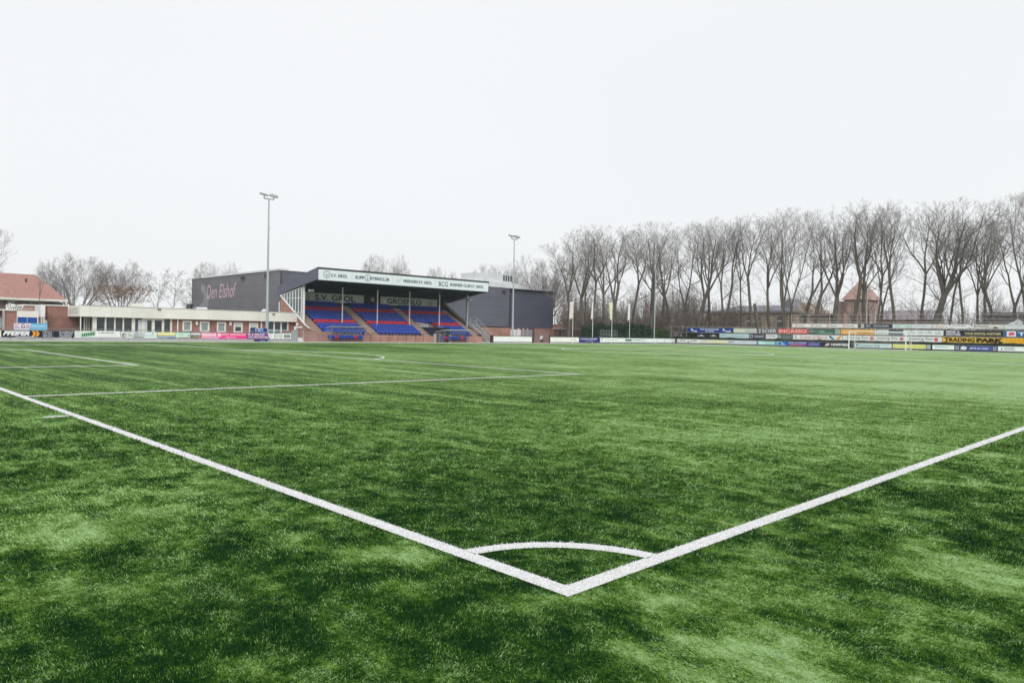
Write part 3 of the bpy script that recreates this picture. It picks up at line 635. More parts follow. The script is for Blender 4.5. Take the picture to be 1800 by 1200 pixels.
# terracing, aisles
AIS = [(38.95, 40.25), (46.45, 47.65), (54.45, 55.7), (63.15, 64.1)]
VX0, VX1, VR = 55.85, 58.25, 4
ter = MB()
for i in range(ROWS):
    y0 = rowY(i)
    if i < VR: ter.box(SX0+.1, VX0, y0, y0+RD, -.1, rowZ(i)); ter.box(VX1, SX1-.1, y0, y0+RD, -.1, rowZ(i))
    else: ter.box(SX0+.1, SX1-.1, y0, y0+RD, rowZ(i)-.5, rowZ(i))
ter.box(SX0+.1, SX1-.1, 80.45, YBK, -.1, rowZ(9)-.01)
ter.build('terrace', CONC, gs)
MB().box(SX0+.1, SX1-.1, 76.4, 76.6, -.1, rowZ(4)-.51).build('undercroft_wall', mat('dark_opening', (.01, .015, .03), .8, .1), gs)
MB().box(VX1+.001, VX1+.08, 72.0, 75.8, -.1, 1.9).box(VX0-.08, VX0-.001, 72.0, 75.8, -.1, 1.9).build('passage_wall', mat('passage_navy', (.02, .035, .06), .7, .15), gs)
for (a, b) in AIS:
    s_ = MB(); n_ = MB()
    for k in range(20):
        z = .48+RH/2*(k+1); y = 72.36+RD/2*k
        if y > 80.1: break
        s_.box(a, b, y, y+RD/2, z-.7, z); n_.box(a+.004, b-.004, y-.02, y+.13, z+.002, z+.03)
    f_ = s_.build('aisle_stair', CONC, gs); n_.build('step_edge', NOSE, f_)
s_ = MB(); n_ = MB()
for k in range(7):                                        # short flight beside the passage
    z = .3+.2*k; y = 72.3+.36*k; s_.box(VX1+.1, VX1+1.0, y-.02, y+.36, -.1, z+.42); n_.box(VX1+.11, VX1+.99, y-.03, y+.1, z+.422, z+.45)
f_ = s_.build('passage_stair', CONC, gs); n_.build('step_edge', NOSE, f_)
MB().box(41.0, VX0, YF+.1, YF+.45, -.1, rowZ(0)+.1).box(VX1, SX1-.1, YF+.1, YF+.45, -.1, rowZ(0)+.1).build('front_wall', BRICKL, gs)
MB().box(36.7, 40.85, YF-.1, YF+.35, -.1, 1.12).box(36.7, 37.0, YF+.36, 76.2, -.1, 1.12).build('front_wall', brick_mat('weathered_brick', (.36, .20, .17), (.30, .165, .145), (.38, .3, .27)), gs)
MB().box(VX0-.25, VX0+.05, YF-.1, YF+.15, -.1, 1.05).box(VX1-.1, VX1+.15, YF-.1, YF+.15, -.1, 1.05).build('passage_post', STEEL, gs)
pw = MB().prism([(VX0+.1, 73.6, 1.0), (VX0+.1, 76.2, 1.9), (VX0+.1, 76.2, 2.6), (VX0+.1, 73.6, 2.3)], (.04, 0, 0)); pw.box(VX0+.2, VX0+1.0, 75.7, 75.74, 1.45, 2.2)
pw.build('passage_notice', mat('notice_grey', (.55, .58, .6), .5, .35, 5), gs)
# side walls with sloping tops
for xx, bm, wd in ((SX0-.2, BRICKL, .3), (SX1-.1, mat('dark_side_wall', (.10, .075, .075), .8, .15), .25)):
    MB().prism([(xx, YF+.37, -.1), (xx, 80.55, -.1), (xx, 80.55, 5.3), (xx, 74.4, 1.75), (xx, 74.3, 1.1), (xx, YF+.37, 1.1)], (wd, 0, 0)).build('side_wall', bm, gs)
cp = MB().bar((SX0-.24, 80.5, 5.42), (SX0-.24, 74.2, 1.80), .09, 6).bar((SX0-.24, 74.2, 1.80), (SX0-.24, 73.2, 1.45), .07, 6); cp.build('wall_coping', WHITE, gs)
MB().bar((SX1+.1, 80.5, 5.42), (SX1+.1, 72.2, .95), .1, 6).build('wall_coping', mat('grey_coping', (.35, .33, .33), .7), gs)
# glazed wind screens between side wall and roof
for xx, mt_, pn in ((SX0-.22, WHITE, True), (SX1+.1, STEEL, False)):
    s_ = MB(); ys = np.linspace(75.3, 80.2, 8); zb = lambda y: 1.8+(y-74.2)*(5.42-1.8)/6.3; zt_ = lambda y: 6.75+(y-YR0)*(5.4-6.75)/9.4
    for y in ys: 
        if zt_(y)-zb(y) > .1: s_.bar((xx, y, zb(y)), (xx, y, zt_(y)), .05 if pn else .04, 4)
    s_.bar((xx, 75.3, zt_(75.3)), (xx, 80.4, zt_(80.4)), .05, 4)
    if pn:
        for z in (2.9, 3.3, 5.0): 
            ye = 74.2+(z-1.8)*6.3/3.62
            s_.bar((xx, 75.3, z), (xx, ye, z), .03, 4)
    o_ = s_.build('wind_screen', mt_, gs)
    if pn: MB().prism([(xx+.03, 75.4, zb(75.4)), (xx+.03, 80.2, zb(80.2)), (xx+.03, 80.2, zt_(80.2)), (xx+.03, 75.4, zt_(75.4))], (.01, 0, 0)).build('pane', mat('screen_pane', (.13, .18, .18), .2, .5, .8), o_)
for k, q in enumerate((38.84, 44.04, 49.10, 54.12, 59.13, 64.12)):
    if k in (0, 5):
        MB().box(q-.11, q+.11, 75.15, 75.4, .9 if k else 2.0, 6.7).build('column', WHITE if k == 0 else STEEL, gs)
    else: MB().bar((q, 75.3, 1.9), (q, 75.3, 6.72), .085, 8).build('column', mat('column_pale', (.62, .64, .68), .4, .05), gs)
for q, y in ((37.9, 0), (rx1+.2, 0)):
    MB().box(q+1.2 if q < 50 else q-1.0, q+1.8 if q < 50 else q-.4, 74.4, 74.7, 5.75, 6.0).build('floodlight', STEEL, gs)
for q in (50.0, ): MB().box(q, q+.25, 75.1, 75.3, 4.95, 5.15).build('loudspeaker', WHITE, gs)
# seats
def seat_geo(mb, x, y, z):
    w2 = .195
    mb.prism([(x-w2, y, z+.40), (x-w2, y+.38, z+.38), (x-w2, y+.38, z+.42), (x-w2, y, z+.45)], (2*w2, 0, 0))
    mb.prism([(x-w2, y+.34, z+.42), (x-w2, y+.39, z+.42), (x-w2, y+.46, z+.70), (x-w2, y+.41, z+.73)], (2*w2, 0, 0))
    mb.prism([(x-w2*.8, y-.02, z+.36), (x+w2*.8, y-.02, z+.36), (x+w2, y, z+.44), (x-w2, y, z+.44)], (0, .03, 0))
    mb.box(x-.03, x+.03, y+.1, y+.3, z, z+.39)
SB = mat('seat_blue', (.012, .065, .42), .35, .12, 8); SRD = mat('seat_red', (.62, .018, .035), .35, .12, 8)
sm = MB(); seat_geo(sm, 0, 0, 0)
proto = {}
for key, mt_ in (('b', SB), ('r', SRD)):
    o = sm.build('seat', mt_, gs); proto[key] = [o, False]
rest = MB(); cnt = 0
for i in range(ROWS):
    red = i in (3, 7)
    for (a, b) in ((40.35, 46.4), (47.75, 54.4), (55.8, 63.1)):
        x = a+.26
        while x < b-.15:
            if not (i < VR and VX0-.3 < x < VX1+(.15 if i < 2 else .05)):
                if cnt < 96:
                    o = proto['r' if red else 'b']
                    if not o[1]: s_ = o[0]; o[1] = True
                    else: s_ = o[0].copy(); col.objects.link(s_); s_.parent = gs
                    s_.location = (x, rowY(i)+.22, rowZ(i)); cnt += 1
                else: rest.mi = 1 if red else 0; seat_geo(rest, x, rowY(i)+.22, rowZ(i))
            x += .515
o = rest.build('seat_rows', [SB, SRD], gs); o['kind'] = 'stuff'
if not proto['r'][1]: proto['r'][0].location = (58.6, rowY(3)+.22, rowZ(3))
for c_ in gs.children:
    pass
settle(gs, ((SX0+SX1)/2, 76.2, -.1))
# outside stair at the right end
es = thing('outside_stair', 'grey steel outside stair with railed landing at right end of the stand', 'stair')
X0, X1 = 64.95, 66.2
p_ = MB().box(X0, X1, 75.6, 78.2, 2.42, 2.52); p_.build('landing', STEEL, es)
s_ = MB()
for k in range(12): s_.box(X0+.05, X1-.05, 75.55-.3*(k+1), 75.55-.3*k-.04, 2.42-.21*(k+1), 2.46-.21*(k+1))
s_.build('tread', STEEL, es)
s_ = MB()
for xx in (X0, X1-.04): s_.prism([(xx, 75.6, 2.5), (xx, 71.9, -.08), (xx, 72.1, -.08), (xx, 75.8, 2.3)], (.04, 0, 0)); s_.prism([(xx, 75.6, 2.5), (xx, 71.9, -.1), (xx, 71.9, .12), (xx, 75.6, 2.72)], (.04, 0, 0))
s_.build('stringer', STEEL, es)
h_ = MB()
for xx in (X0, X1-.04):
    h_.bar((xx, 75.6, 3.5), (xx, 71.9, .95), .035, 5)
    for k in range(14): t_ = k/13; y = 75.6-3.7*t_; z = 2.5-2.58*t_; h_.bar((xx, y, z), (xx, y, z+1.0), .015, 4)
    h_.bar((xx, 75.6, 3.5), (xx, 78.2, 3.5), .035, 5); h_.bar((xx, 75.6, 3.0), (xx, 78.2, 3.0), .02, 4)
    for y in (75.6, 76.9, 78.2): h_.bar((xx, y, -.1), (xx, y, 3.5), .06, 5)
h_.bar((X0, 78.2, 3.5), (X1, 78.2, 3.5), .03, 5); h_.build('railing', STEEL, es)
MB().box(X0+.02, X0+.04, 75.8, 77.9, 2.55, 3.3).build('mesh_panel', mat('mesh_panel', (.3, .38, .38), .5, .3, 9), es)
settle(es, (65.6, 75, -.1))
MB().box(66.5, 74, 80, 88, -.1, 2.4)
wl = MB().prism([(66.4, 80.0, -.1), (70.0, 80.0, -.1), (70.0, 80.0, 2.35), (68.0, 80.0, 2.35), (68.0, 80.0, 2.6), (66.4, 80.0, 2.9)], (0, .3, 0))
tag(wl.build('brick_wall', BRICKL), 'orange brick wall with stepped top behind the outside stair', 'wall')

# dugouts
def dugout(pa, pb, n, reds, yf, zt1, label, roofcol):
    xa, xb = XY(pa, yf), XY(pb, yf); t = thing('dugout', label, 'dugout', 'team dugouts in front of the stand')
    fr = MB()
    for q in np.linspace(xa, xb, 6):
        fr.bar((q, yf+1.2, -.1), (q, yf+1.2, zt1), .03, 5); fr.bar((q, yf+1.2, zt1), (q, yf+.15, zt1+.12), .03, 5)
    for q in (xa, xb): fr.bar((q, yf+.15, zt1+.12), (q-.0, yf+.6, -.1), .03, 5)
    fr.bar((xa, yf+.15, zt1+.12), (xb, yf+.15, zt1+.12), .045, 5); fr.bar((xa, yf+1.2, .55), (xb, yf+1.2, .55), .025, 5)
    fr.build('frame', mat('dugout_frame', (.22, .3, .42), .4, .1), t)
    MB().prism([(xa-.1, yf+.05, zt1+.15), (xa-.1, yf+1.3, zt1), (xa-.1, yf+1.3, zt1+.05), (xa-.1, yf+.05, zt1+.20)], (xb-xa+.2, 0, 0)).build('roof', roofcol, t)
    pm = bpy.data.materials.get('clear_sheet')
    if not pm:
        pm = bpy.data.materials.new('clear_sheet'); pm.use_nodes = True; b = pm.node_tree.nodes['Principled BSDF']
        b.inputs['Base Color'].default_value = (.5, .53, .58, 1); b.inputs['Alpha'].default_value = .14; b.inputs['Roughness'].default_value = .15
    MB().box(xa, xb, yf+1.22, yf+1.235, .3, zt1).build('back_sheet', pm, t)
    first = {}
    for k in range(n):
        q = xa+(xb-xa)*(k+.5)/n; key = k in reds
        if key not in first:
            s_ = MB(); w2 = (xb-xa)/n*.46
            s_.box(-w2, w2, -.2, .2, .34, .40).box(-w2, w2, .18, .24, .40, .62).box(-.03, .03, .0, .1, .1, .38); first[key] = s_.build('seat', SRD if key else SB, t); s_ = first[key]
        else: s_ = first[key].copy(); col.objects.link(s_); s_.parent = t
        s_.location = (q, yf+.75, .1)
    settle_loc = ((xa+xb)/2, yf+.7, -.1); t.location = settle_loc
    for c_ in t.children: c_.matrix_parent_inverse = Matrix.Translation(-Vector(settle_loc))
    return t
dugout(584.5, 645.5, 11, (2, 8), 70.75, 1.55, 'left dugout with pale frame and eleven seats, two of them red', mat('dugout_roof', (.5, .52, .56), .4))
dugout(783, 828.5, 8, (1, 6), 70.75, 1.42, 'right dugout with white roof and a shorter row of seats beside the passage', WHITE)

# railing in front of the stand, small fences, steps by the brick block
def railing(name, label, pts, post_h, rails, step, r=.025, m=DSTEEL, group=None, zb=-.1, zrel=True):
    t = thing(name, label, 'railing', group); P = MB(); Q = MB()
    for (a, b) in zip(pts[:-1], pts[1:]):
        a = np.array(a, float); b = np.array(b, float); L = np.linalg.norm(b-a); n = max(1, int(round(L/step)))
        for k in range(n+1): p = a+(b-a)*k/n; P.bar((p[0], p[1], zb), (p[0], p[1], post_h), r*1.2, 5)
        for z in rails: Q.bar((a[0], a[1], z), (b[0], b[1], z), r, 5)
    P.build('post', m, t); Q.build('rail', m, t); settle(t, (pts[0][0], pts[0][1], zb)); return t
railing('railing', 'low dark railing directly in front of the middle of the stand', [(XY(652, 71.3), 71.3), (XY(745, 71.3), 71.3)], .95, (.93,), 1.28, .022)
railing('railing', 'thin rail over the advertising boards in front of the clubhouse', [(XY(-40, 71.2), 71.2), (XY(508, 71.2), 71.2)], 1.02, (1.0,), 2.3, .022, m=RAILGREY)
railing('railing', 'rail behind the white boards right of the stand', [(XY(866, 71.2), 71.2), (XY(936, 71.2), 71.2)], 1.0, (.98,), 2.3, .022, m=DSTEEL)
railing('railing', 'rail behind the boards below the flags and hedge', [(XY(967, 71.2), 71.2), (109.9, 71.2)], 1.0, (.98,), 2.3, .022, m=DSTEEL)
sf = thing('entrance_gate', 'grey mesh gate and steps beside the brick front block of the stand', 'gate')
ga, gb = XY(512, 71.3), XY(520, 71.3)
MB().prism([(ga, 71.3, -.05), (gb+.15, 71.3, -.05), (gb+.15, 71.3, 1.42), (ga+.45, 71.3, 1.3), (ga, 71.3, .95)], (0, .02, 0)).build('mesh_panel', mat('gate_mesh', (.33, .37, .4), .5, .2, 9), sf)
g_ = MB().bar((ga, 71.25, -.1), (ga, 71.25, .98), .04, 5).bar((ga, 71.25, .98), (gb+.15, 71.25, 1.45), .04, 5).bar((gb+.15, 71.25, -.1), (gb+.15, 71.25, 1.45), .04, 5).bar((gb+.9, 71.25, -.1), (gb+.9, 71.25, 1.35), .035, 5)
g_.build('frame', STEEL, sf); MB().box(gb+.3, gb+1.0, 71.3, 71.9, -.1, .15).box(gb+.35, gb+1.0, 71.6, 71.9, .15, .4).build('step', NOSE, sf)
MB().box(XY(519, 74)-.1, XY(519, 74)+.9, 74.0, 74.1, 1.5, 1.65).box(XY(519, 74)-.1, XY(519, 74)+.1, 74.0, 74.1, -.1, 1.5).build('door_frame', WHITE, sf)
MB().box(XY(521, 73.9), XY(521, 73.9)+.2, 73.9, 74.0, 1.75, 2.05).build('lamp', WHITE, sf)
settle(sf, (ga+.8, 71.5, -.1))
# low brick gate wall right of the stand with basketball-like white disc
gw = thing('brick_gate_wall', 'dull purple brick wall section with white disc between the white boards', 'wall')
a, b = XY(937, 71.1), XY(966.5, 71.1)
MB().box(a, b, 71.1, 71.35, -.1, 1.55).build('wall', brick_mat('purple_brick', (.24, .14, .15), (.2, .12, .125), (.28, .22, .22)), gw)
MB().box(XY(863.3, 71.1), XY(866.3, 71.1), 70.95, 71.3, -.1, 1.02).build('post', mat('brown_post', (.07, .045, .045), .7), gw)
MB().box(a-.02, a+.18, 71.0, 71.09, -.1, 1.5).box(b-.2, b+.02, 71.0, 71.09, -.1, 1.2).build('post', mat('brown_post', (.07, .045, .045), .7), gw)
MB().prism(ellipse((XY(952.7, 71), 71.0, .82), (.2, 0, 0), (0, 0, .2), 14), (0, .08, 0)).box(XY(949.5, 71), XY(952, 71), 71.0, 71.05, .5, .95).build('disc_sign', WHITE, gw)
MB().box(XY(952, 71), XY(955.5, 71), 71.0, 71.06, .1, .45).build('dark_plate', DSTEEL, gw)
settle(gw, ((a+b)/2, 71.2, -.1))

# ================================================================== FLOODLIGHTS, FLAGS, POSTS
def mast(x, y, H, r, label, heads=True, group='floodlight masts behind the boards', yaw=0):
    t = thing('floodlight_mast', label, 'floodlight', group)
    MB().bar((x, y, -.1), (x, y, H), r, 10, r*.42).box(x-.3, x+.3, y-.3, y+.3, -.12, .05).build('pole', STEEL, t)
    if heads:
        MB().bar((x-.55, y, H-.02), (x+.55, y, H-.02), .06, 6).bar((x-.55, y, H-.02), (x-.55, y, H+.25), .05, 5).bar((x+.55, y, H-.02), (x+.55, y, H+.25), .05, 5).bar((x, y, H-3.2), (x+.25, y, H-3.2), .04, 5).build('crossarm', STEEL, t)
        for s, dd in ((-1, 0), (1, 0)):
            for k in (0, 1):
                cx = x+s*(.42+.26*k); L_h = MB()
                V0 = [(-.2, -.34, -.12), (.2, -.34, -.12), (.2, .34, .06), (-.2, .34, .06)]; ca, sa = math.cos(yaw+s*.5), math.sin(yaw+s*.5)
                P = [(cx+a*ca-b*sa, y+a*sa+b*ca, H+.3+c+.05*k) for a, b, c in V0]
                L_h.prism(P, (0, .06, .22)); h_ = L_h.build('lamp_head', mat('lamp_housing', (.30, .33, .36), .4, .1), t)
                MB().quad(*[(p[0], p[1], p[2]-.01) for p in P]).build('lens', mat('lamp_lens', (.16, .18, .19), .2, .1), h_)
    settle(t, (x, y, -.1)); return t
mast(XY(469.4, 72.4), 72.4, 15.4, .17, 'tall grey floodlight mast with two lamp clusters in front of the clubhouse', yaw=.6)
mast(XY(901, 74), 74.0, 15.2, .16, 'tall floodlight mast before the dark hall right of the stand', yaw=.6)
x_, y_ = XY(1150, 72.3), 72.3
mast(x_, y_, zY(1150, 447, 72.3), .12, 'thin bare grey pole in front of the hedge and double trunked tree', heads=False, group=None)
def flag(px, y, ztop, fcol, stripe, shape, label):
    x = XY(px, y); t = thing('flagpole', label, 'flag', 'flagpoles behind the far boards')
    MB().bar((x, y, -.1), (x, y, ztop+.15), .048, 7, .035).build('pole', WHITE, t)
    V = []; Fs = []; n, mrow = 8, 10; Hf, Wf = shape
    for j in range(mrow+1):
        for i in range(n+1):
            s = i/n; v = j/mrow; wv = Wf*(1-.75*v*(1 if Wf > .75 else .3)) if Wf > .3 else Wf
            V.append((x-.06-s*wv if px < 1090 else x-.06-s*wv, y+.12*math.sin(s*5+v*2.5)*s+.1*s, ztop-v*Hf-s*.12+.05*math.sin(v*6)*s))
    for j in range(mrow):
        for i in range(n): a = j*(n+1)+i; Fs.append((a, a+1, a+n+2, a+n+1))
    o = MB().add(V, Fs).build('flag', fcol, t, smooth=True); so_ = o.modifiers.new('thickness', 'SOLIDIFY'); so_.thickness = .01
    settle(t, (x, y, -.1)); return t
FY = 73.2
flag(1006.5, FY, zY(1006, 530, FY), mat('flag_pinkish', (.74, .66, .64), .8, .12, 2), 0, (2.7, .75), 'flag with reddish lettering, first pole right of the brick annex')
flag(1041.5, FY, zY(1041, 531, FY), mat('flag_white', (.78, .78, .78), .8, .05), 0, (2.7, .22), 'furled narrow white flag on the second pole from the annex')
flag(1075.2, FY, zY(1075, 531, FY), mat('flag_cream', (.78, .76, .56), .8, .06), 0, (3.0, .85), 'cream yellow tapering flag over the small wire cage')
flag(1106.4, FY, zY(1106, 534, FY), mat('flag_clean', (.8, .79, .8), .8, .05), 0, (2.8, .45), 'hanging white flag before the dark hedge')
cg = railing('wire_cage', 'small pale wire cage fence in front of the hedge', [(XY(1055, 73.6), 73.6), (XY(1085, 73.6), 73.6)], 2.1, (2.08, 1.4, .7), .42, .018, m=STEEL)

# far goal
gt = thing('goal', 'white football goal with net at the far right end of the pitch', 'goal')
gy0, gy1 = W_/2-3.72, W_/2+3.72; GW = mat('goal_white', (.85, .85, .85), .35, .03)
for y in (gy0, gy1): MB().bar((L_, y, 0), (L_, y, 2.5), .075, 10).build('post', GW, gt)
MB().bar((L_, gy0, 2.5), (L_, gy1, 2.5), .06, 10).build('crossbar', GW, gt)
b_ = MB()
for y in (gy0, gy1): b_.bar((L_, y, 2.5), (L_+.8, y, 2.5), .03, 5); b_.bar((L_+2.2, y, 0), (L_+2.2, y, 2.6), .05, 6); b_.bar((L_, y, .03), (L_+2.0, y, .03), .03, 5); b_.bar((L_+.8, y, 2.5), (L_+2.0, y, .03), .02, 5)
b_.bar((L_+2.0, gy0, .03), (L_+2.0, gy1, .03), .03, 5); b_.build('net_support', mat('support_grey', (.7, .7, .7), .4, .05), gt)
n_ = MB()
for y in np.arange(gy0, gy1+.01, .24):
    n_.bar((L_, y, 2.5), (L_+.8, y, 2.5), .004, 3, cap=False); n_.bar((L_+.8, y, 2.5), (L_+2.0, y, .03), .004, 3, cap=False)
for k in range(11): t_ = k/10; n_.bar((L_+.8+1.2*t_, gy0, 2.5-2.47*t_), (L_+.8+1.2*t_, gy1, 2.5-2.47*t_), .004, 3, cap=False)
n_.build('net', mat('net_white', (.7, .7, .7), .7, 0), gt); settle(gt, (L_+1, W_/2, 0))

# ================================================================== ADVERTISING BOARDS
WH = (240, 244, 243); K = (28, 30, 34); NV = (22, 26, 46)
G1 = 'boards on the railing in front of the clubhouse'; YL = 71.12
def bl(p0, p1, bg_, items, label, z0=.2, z1=.80, Y=YL, g=G1, seed=0): return board('Y', Y, p0, p1, z0, z1, bg_, items, label, g, seed)
bl(-40, 3, (225, 228, 190), [('s', .1, .9, .3, .7, 1, (120, 130, 110))], 'pale yellow board cut by the left edge of the photo')
bl(3, 95, (20, 28, 50), [('t', 'PFEIFER', .02, .53, .25, .9, (240, 240, 242), dict(bold=.05, shear=.35)), ('r', .26, .62, .06, .13, (220, 224, 230)),
    ('p', [(.56, .12), (.61, .12), (.655, .52), (.62, .92), (.57, .92), (.605, .52)], (240, 160, 60)), ('p', [(.63, .12), (.68, .12), (.725, .52), (.69, .92), (.64, .92), (.675, .52)], (240, 160, 60)),
    ('s', .78, .99, .06, .94, 3, (200, 205, 215))], 'navy PFEIFER board with orange arrows')
bl(95.2, 131, (16, 24, 44), [('r', .19, .205, .05, .95, (70, 84, 100)), ('s', .24, .97, .06, .94, 3, (215, 218, 226))], 'dark navy board with three rows of small print, right of PFEIFER')
bl(131.5, 168.8, (222, 230, 226), [('r', .0, .3, .3, .34, (190, 205, 200)), ('p', [(.32, .1), (.98, .42), (.98, .92), (.32, .6)], (170, 205, 180))]+[('p', [(.34+.09*k, .16+.035*k), (.40+.09*k, .19+.035*k), (.40+.09*k, .62+.035*k), (.34+.09*k, .58+.035*k)], (40, 120, 70)) for k in range(7)], 'white board with slanting green block letters', z1=.84)
bl(169, 212, WH, [('s', .08, .9, .62, .86, 1, (70, 76, 80)), ('s', .1, .85, .3, .42, 1, (190, 196, 196)), ('r', 0, 1, .08, .12, (120, 130, 128))], 'white board with a single line of dark print, right of the slanting green letters', z1=.86)
bl(212.2, 255, (220, 222, 224), [('e', .14, .4, .36, (150, 150, 152)), ('e', .2, .32, .24, (205, 196, 180)), ('e', .36, .55, .26, (200, 204, 190)), ('s', .34, .55, .3, .42, 1, (70, 70, 70)), ('e', .66, .5, .4, (176, 182, 190)), ('e', .86, .45, .36, (190, 196, 198)), ('r', .52, .95, .1, .18, (110, 110, 130))], 'white board with grey round pictures', z1=.84)
bl(255.2, 276.5, (226, 236, 236), [('s', .08, .95, .3, .5, 1, (150, 190, 195)), ('e', .65, .75, .12, (150, 170, 180))], 'small white board with pale teal word left of the yellow board', z1=.84)
bl(277, 308.8, (236, 228, 170), [('r', 0, 1, .0, .42, (70, 100, 120)), ('r', 0, 1, .12, .30, (196, 206, 226)), ('r', .55, 1, .0, .18, (70, 90, 170))], 'board with yellow top over blue and white bands', z1=.83)
bl(309, 335.2, (206, 236, 220), [('s', .2, .65, .42, .6, 1, (130, 160, 150)), ('e', .9, .35, .12, (40, 52, 60)), ('r', .02, .98, .9, .96, (120, 150, 140))], 'pale mint green board with small black dot', z0=.3, z1=.84)
bl(335.6, 353.4, (110, 96, 84), [('r', 0, 1, .6, 1, (214, 216, 222)), ('e', .45, .4, .16, (190, 160, 140)), ('e', .8, .4, .14, (196, 170, 150)), ('p', [(.0, .1), (.5, .25), (1, .05), (1, .18), (.5, .38), (0, .2)], (176, 160, 130)), ('r', 0, 1, .52, .58, (60, 64, 72))], 'brown photo board between the mint and pink boards')
PK = (236, 60, 140)
bl(353.8, 386, (238, 120, 172), [('t', 'PINDAKAAS', .05, .82, .36, .92, (252, 236, 244), dict(bold=.04)), ('r', .05, .95, .1, .24, (250, 190, 214))], 'pink board with large white letters', z1=.84)
bl(386.2, 434.5, PK, [('e', .0, .6, .3, (250, 214, 230)), ('t', 'GROENTEN', .08, .34, .55, .85, (252, 226, 240)), ('t', 'SPECIALIST', .38, .97, .55, .85, (252, 226, 240)), ('s', .12, .66, .12, .4, 1, (250, 205, 226)), ('r', .0, .22, .0, .4, (240, 80, 160))], 'bright magenta board with two rows of white print', z1=.84)
bl(434.8, 477, (128, 60, 138), [('t', 'IN- & VERKOOP', .03, .72, .55, .9, (244, 232, 246)), ('t', 'VAN RESTPARTIJEN', .03, .93, .12, .46, (244, 232, 246)), ('p', [(.84, 1), (1, 1), (1, 0), (.97, 0)], (224, 228, 228))], 'purple board reading IN- & VERKOOP VAN RESTPARTIJEN', z1=.86)
bl(477.2, 512, WH, [('o', .22, .52, .34, .09, (60, 66, 72)), ('o', .47, .52, .34, .07, (110, 116, 120)), ('s', .42, .52, .35, .7, 2, (120, 124, 128)), ('r', .64, .95, .22, .74, (70, 76, 80)), ('s', .67, .92, .3, .66, 2, (220, 224, 224))], 'white board with two round emblems and a dark plate beside the gate', z0=.25, z1=.86)
bl(24.5, 84, (120, 196, 232), [('p', [(0, 0), (.43, 0), (.52, 1), (0, 1)], (232, 224, 236)), ('t', 'BC', .03, .17, .3, .9, (206, 140, 180)), ('t', 'G', .21, .32, .26, .92, (50, 56, 70)), ('e', .41, .55, .3, (214, 176, 196)), ('s', .53, .93, .52, .7, 1, (226, 242, 250)), ('r', .46, .93, .4, .44, (226, 242, 250))], 'pale blue and white BCG board standing behind the navy PFEIFER board', z0=.83, z1=1.42, Y=72.4, g=None)
bl(440, 470, (30, 36, 110), [('r', .28, .76, .28, .95, (150, 180, 222)), ('e', .4, .6, .2, (70, 60, 90)), ('e', .66, .55, .22, (30, 90, 170)), ('s', .06, .24, .2, .6, 2, (190, 150, 190)), ('r', .5, .98, .0, .2, (90, 130, 210))], 'dark blue board with light centre beside the mast, above the purple board', z0=.86, z1=1.36, Y=71.6, g=None)
bl(447, 471, (24, 30, 90), [('r', .4, .8, .1, .9, (110, 120, 200))], 'low blue panel standing under the purple board', z0=-.06, z1=.16, Y=71.3, g=None)
G2 = 'boards on the railing right of the stand'
def bm(p0, p1, bg_, items, label, z0=.12, z1=.86, seed=0): return board('Y', YL, p0, p1, z0, z1, bg_, items, label, G2, seed)
bm(867, 935.5, (244, 247, 244), [], 'blank white board left of the purple brick wall')
bm(967.3, 1018, (246, 246, 242), [('s', .7, .92, .35, .7, 1, (214, 190, 196))], 'white board with faint pink word just right of the purple brick wall')
bm(1018.3, 1055, (36, 44, 120), [('s', .04, .96, .5, .9, 1, (232, 234, 246)), ('s', .3, .7, .12, .4, 1, (180, 184, 226))], 'short navy blue board with white print under the flags')
bm(1055.3, 1099, (242, 247, 244), [('e', .07, .65, .18, (60, 110, 70)), ('s', .15, .8, .4, .7, 1, (205, 212, 210))], 'white board with tiny green tree emblem')
bm(1099.3, 1131, (226, 236, 232), [('p', [(.02, .3), (.32, .3), (.36, .75), (.02, .75)], (70, 120, 110)), ('s', .4, .98, .4, .7, 1, (120, 130, 126))], 'white board with green slanted emblem below the white flag')
bm(1131.3, 1187, (240, 247, 247), [('e', .05, .5, .22, (190, 202, 206)), ('e', .42, .5, .22, (180, 194, 200)), ('e', .66, .48, .22, (180, 194, 200)), ('e', .92, .45, .22, (190, 202, 206))], 'white board with four faint grey discs before the thin bare pole')
G3 = 'boards along the far end of the pitch'; XA = 109.85
def ba(p0, p1, bg_, items, label, z0=.2, z1=.84, seed=0): return board('X', XA, p0, p1, z0, z1, bg_, items, label, G3, seed)
ba(1190, 1232, (242, 247, 247), [('t', 'L', .03, .1, .2, .8, K), ('s', .12, .4, .42, .8, 1, K), ('t', 'L', .47, .54, .12, .7, K), ('s', .56, .88, .42, .8, 1, K)], 'white board with a black word written twice at the corner of the fence')
ba(1232.3, 1281, (232, 232, 216), [('r', .3, .98, .1, .75, (228, 228, 186)), ('s', .05, .28, .3, .8, 1, (206, 204, 196))], 'off white board with pale yellow middle')
ba(1281.3, 1332, (214, 222, 236), [('s', .01, .22, .3, .85, 1, (90, 96, 120)), ('s', .3, .95, .55, .8, 1, (176, 186, 206)), ('r', .97, 1, 0, 1, (60, 110, 170))], 'pale lavender board with small dark emblem')
ba(1332.3, 1363.5, (156, 206, 214), [('p', [(.03, .2), (.4, .1), (.45, .5), (.1, .9)], (210, 240, 240)), ('s', .25, .95, .2, .75, 1, (220, 240, 236))], 'light teal board with white lettering')
ba(1364.3, 1387, (130, 180, 226), [('e', .3, .45, .3, (60, 90, 150)), ('p', [(.45, 1), (1, 1), (1, 0), (.8, .1)], (20, 100, 190))], 'light blue board with strong blue corner')
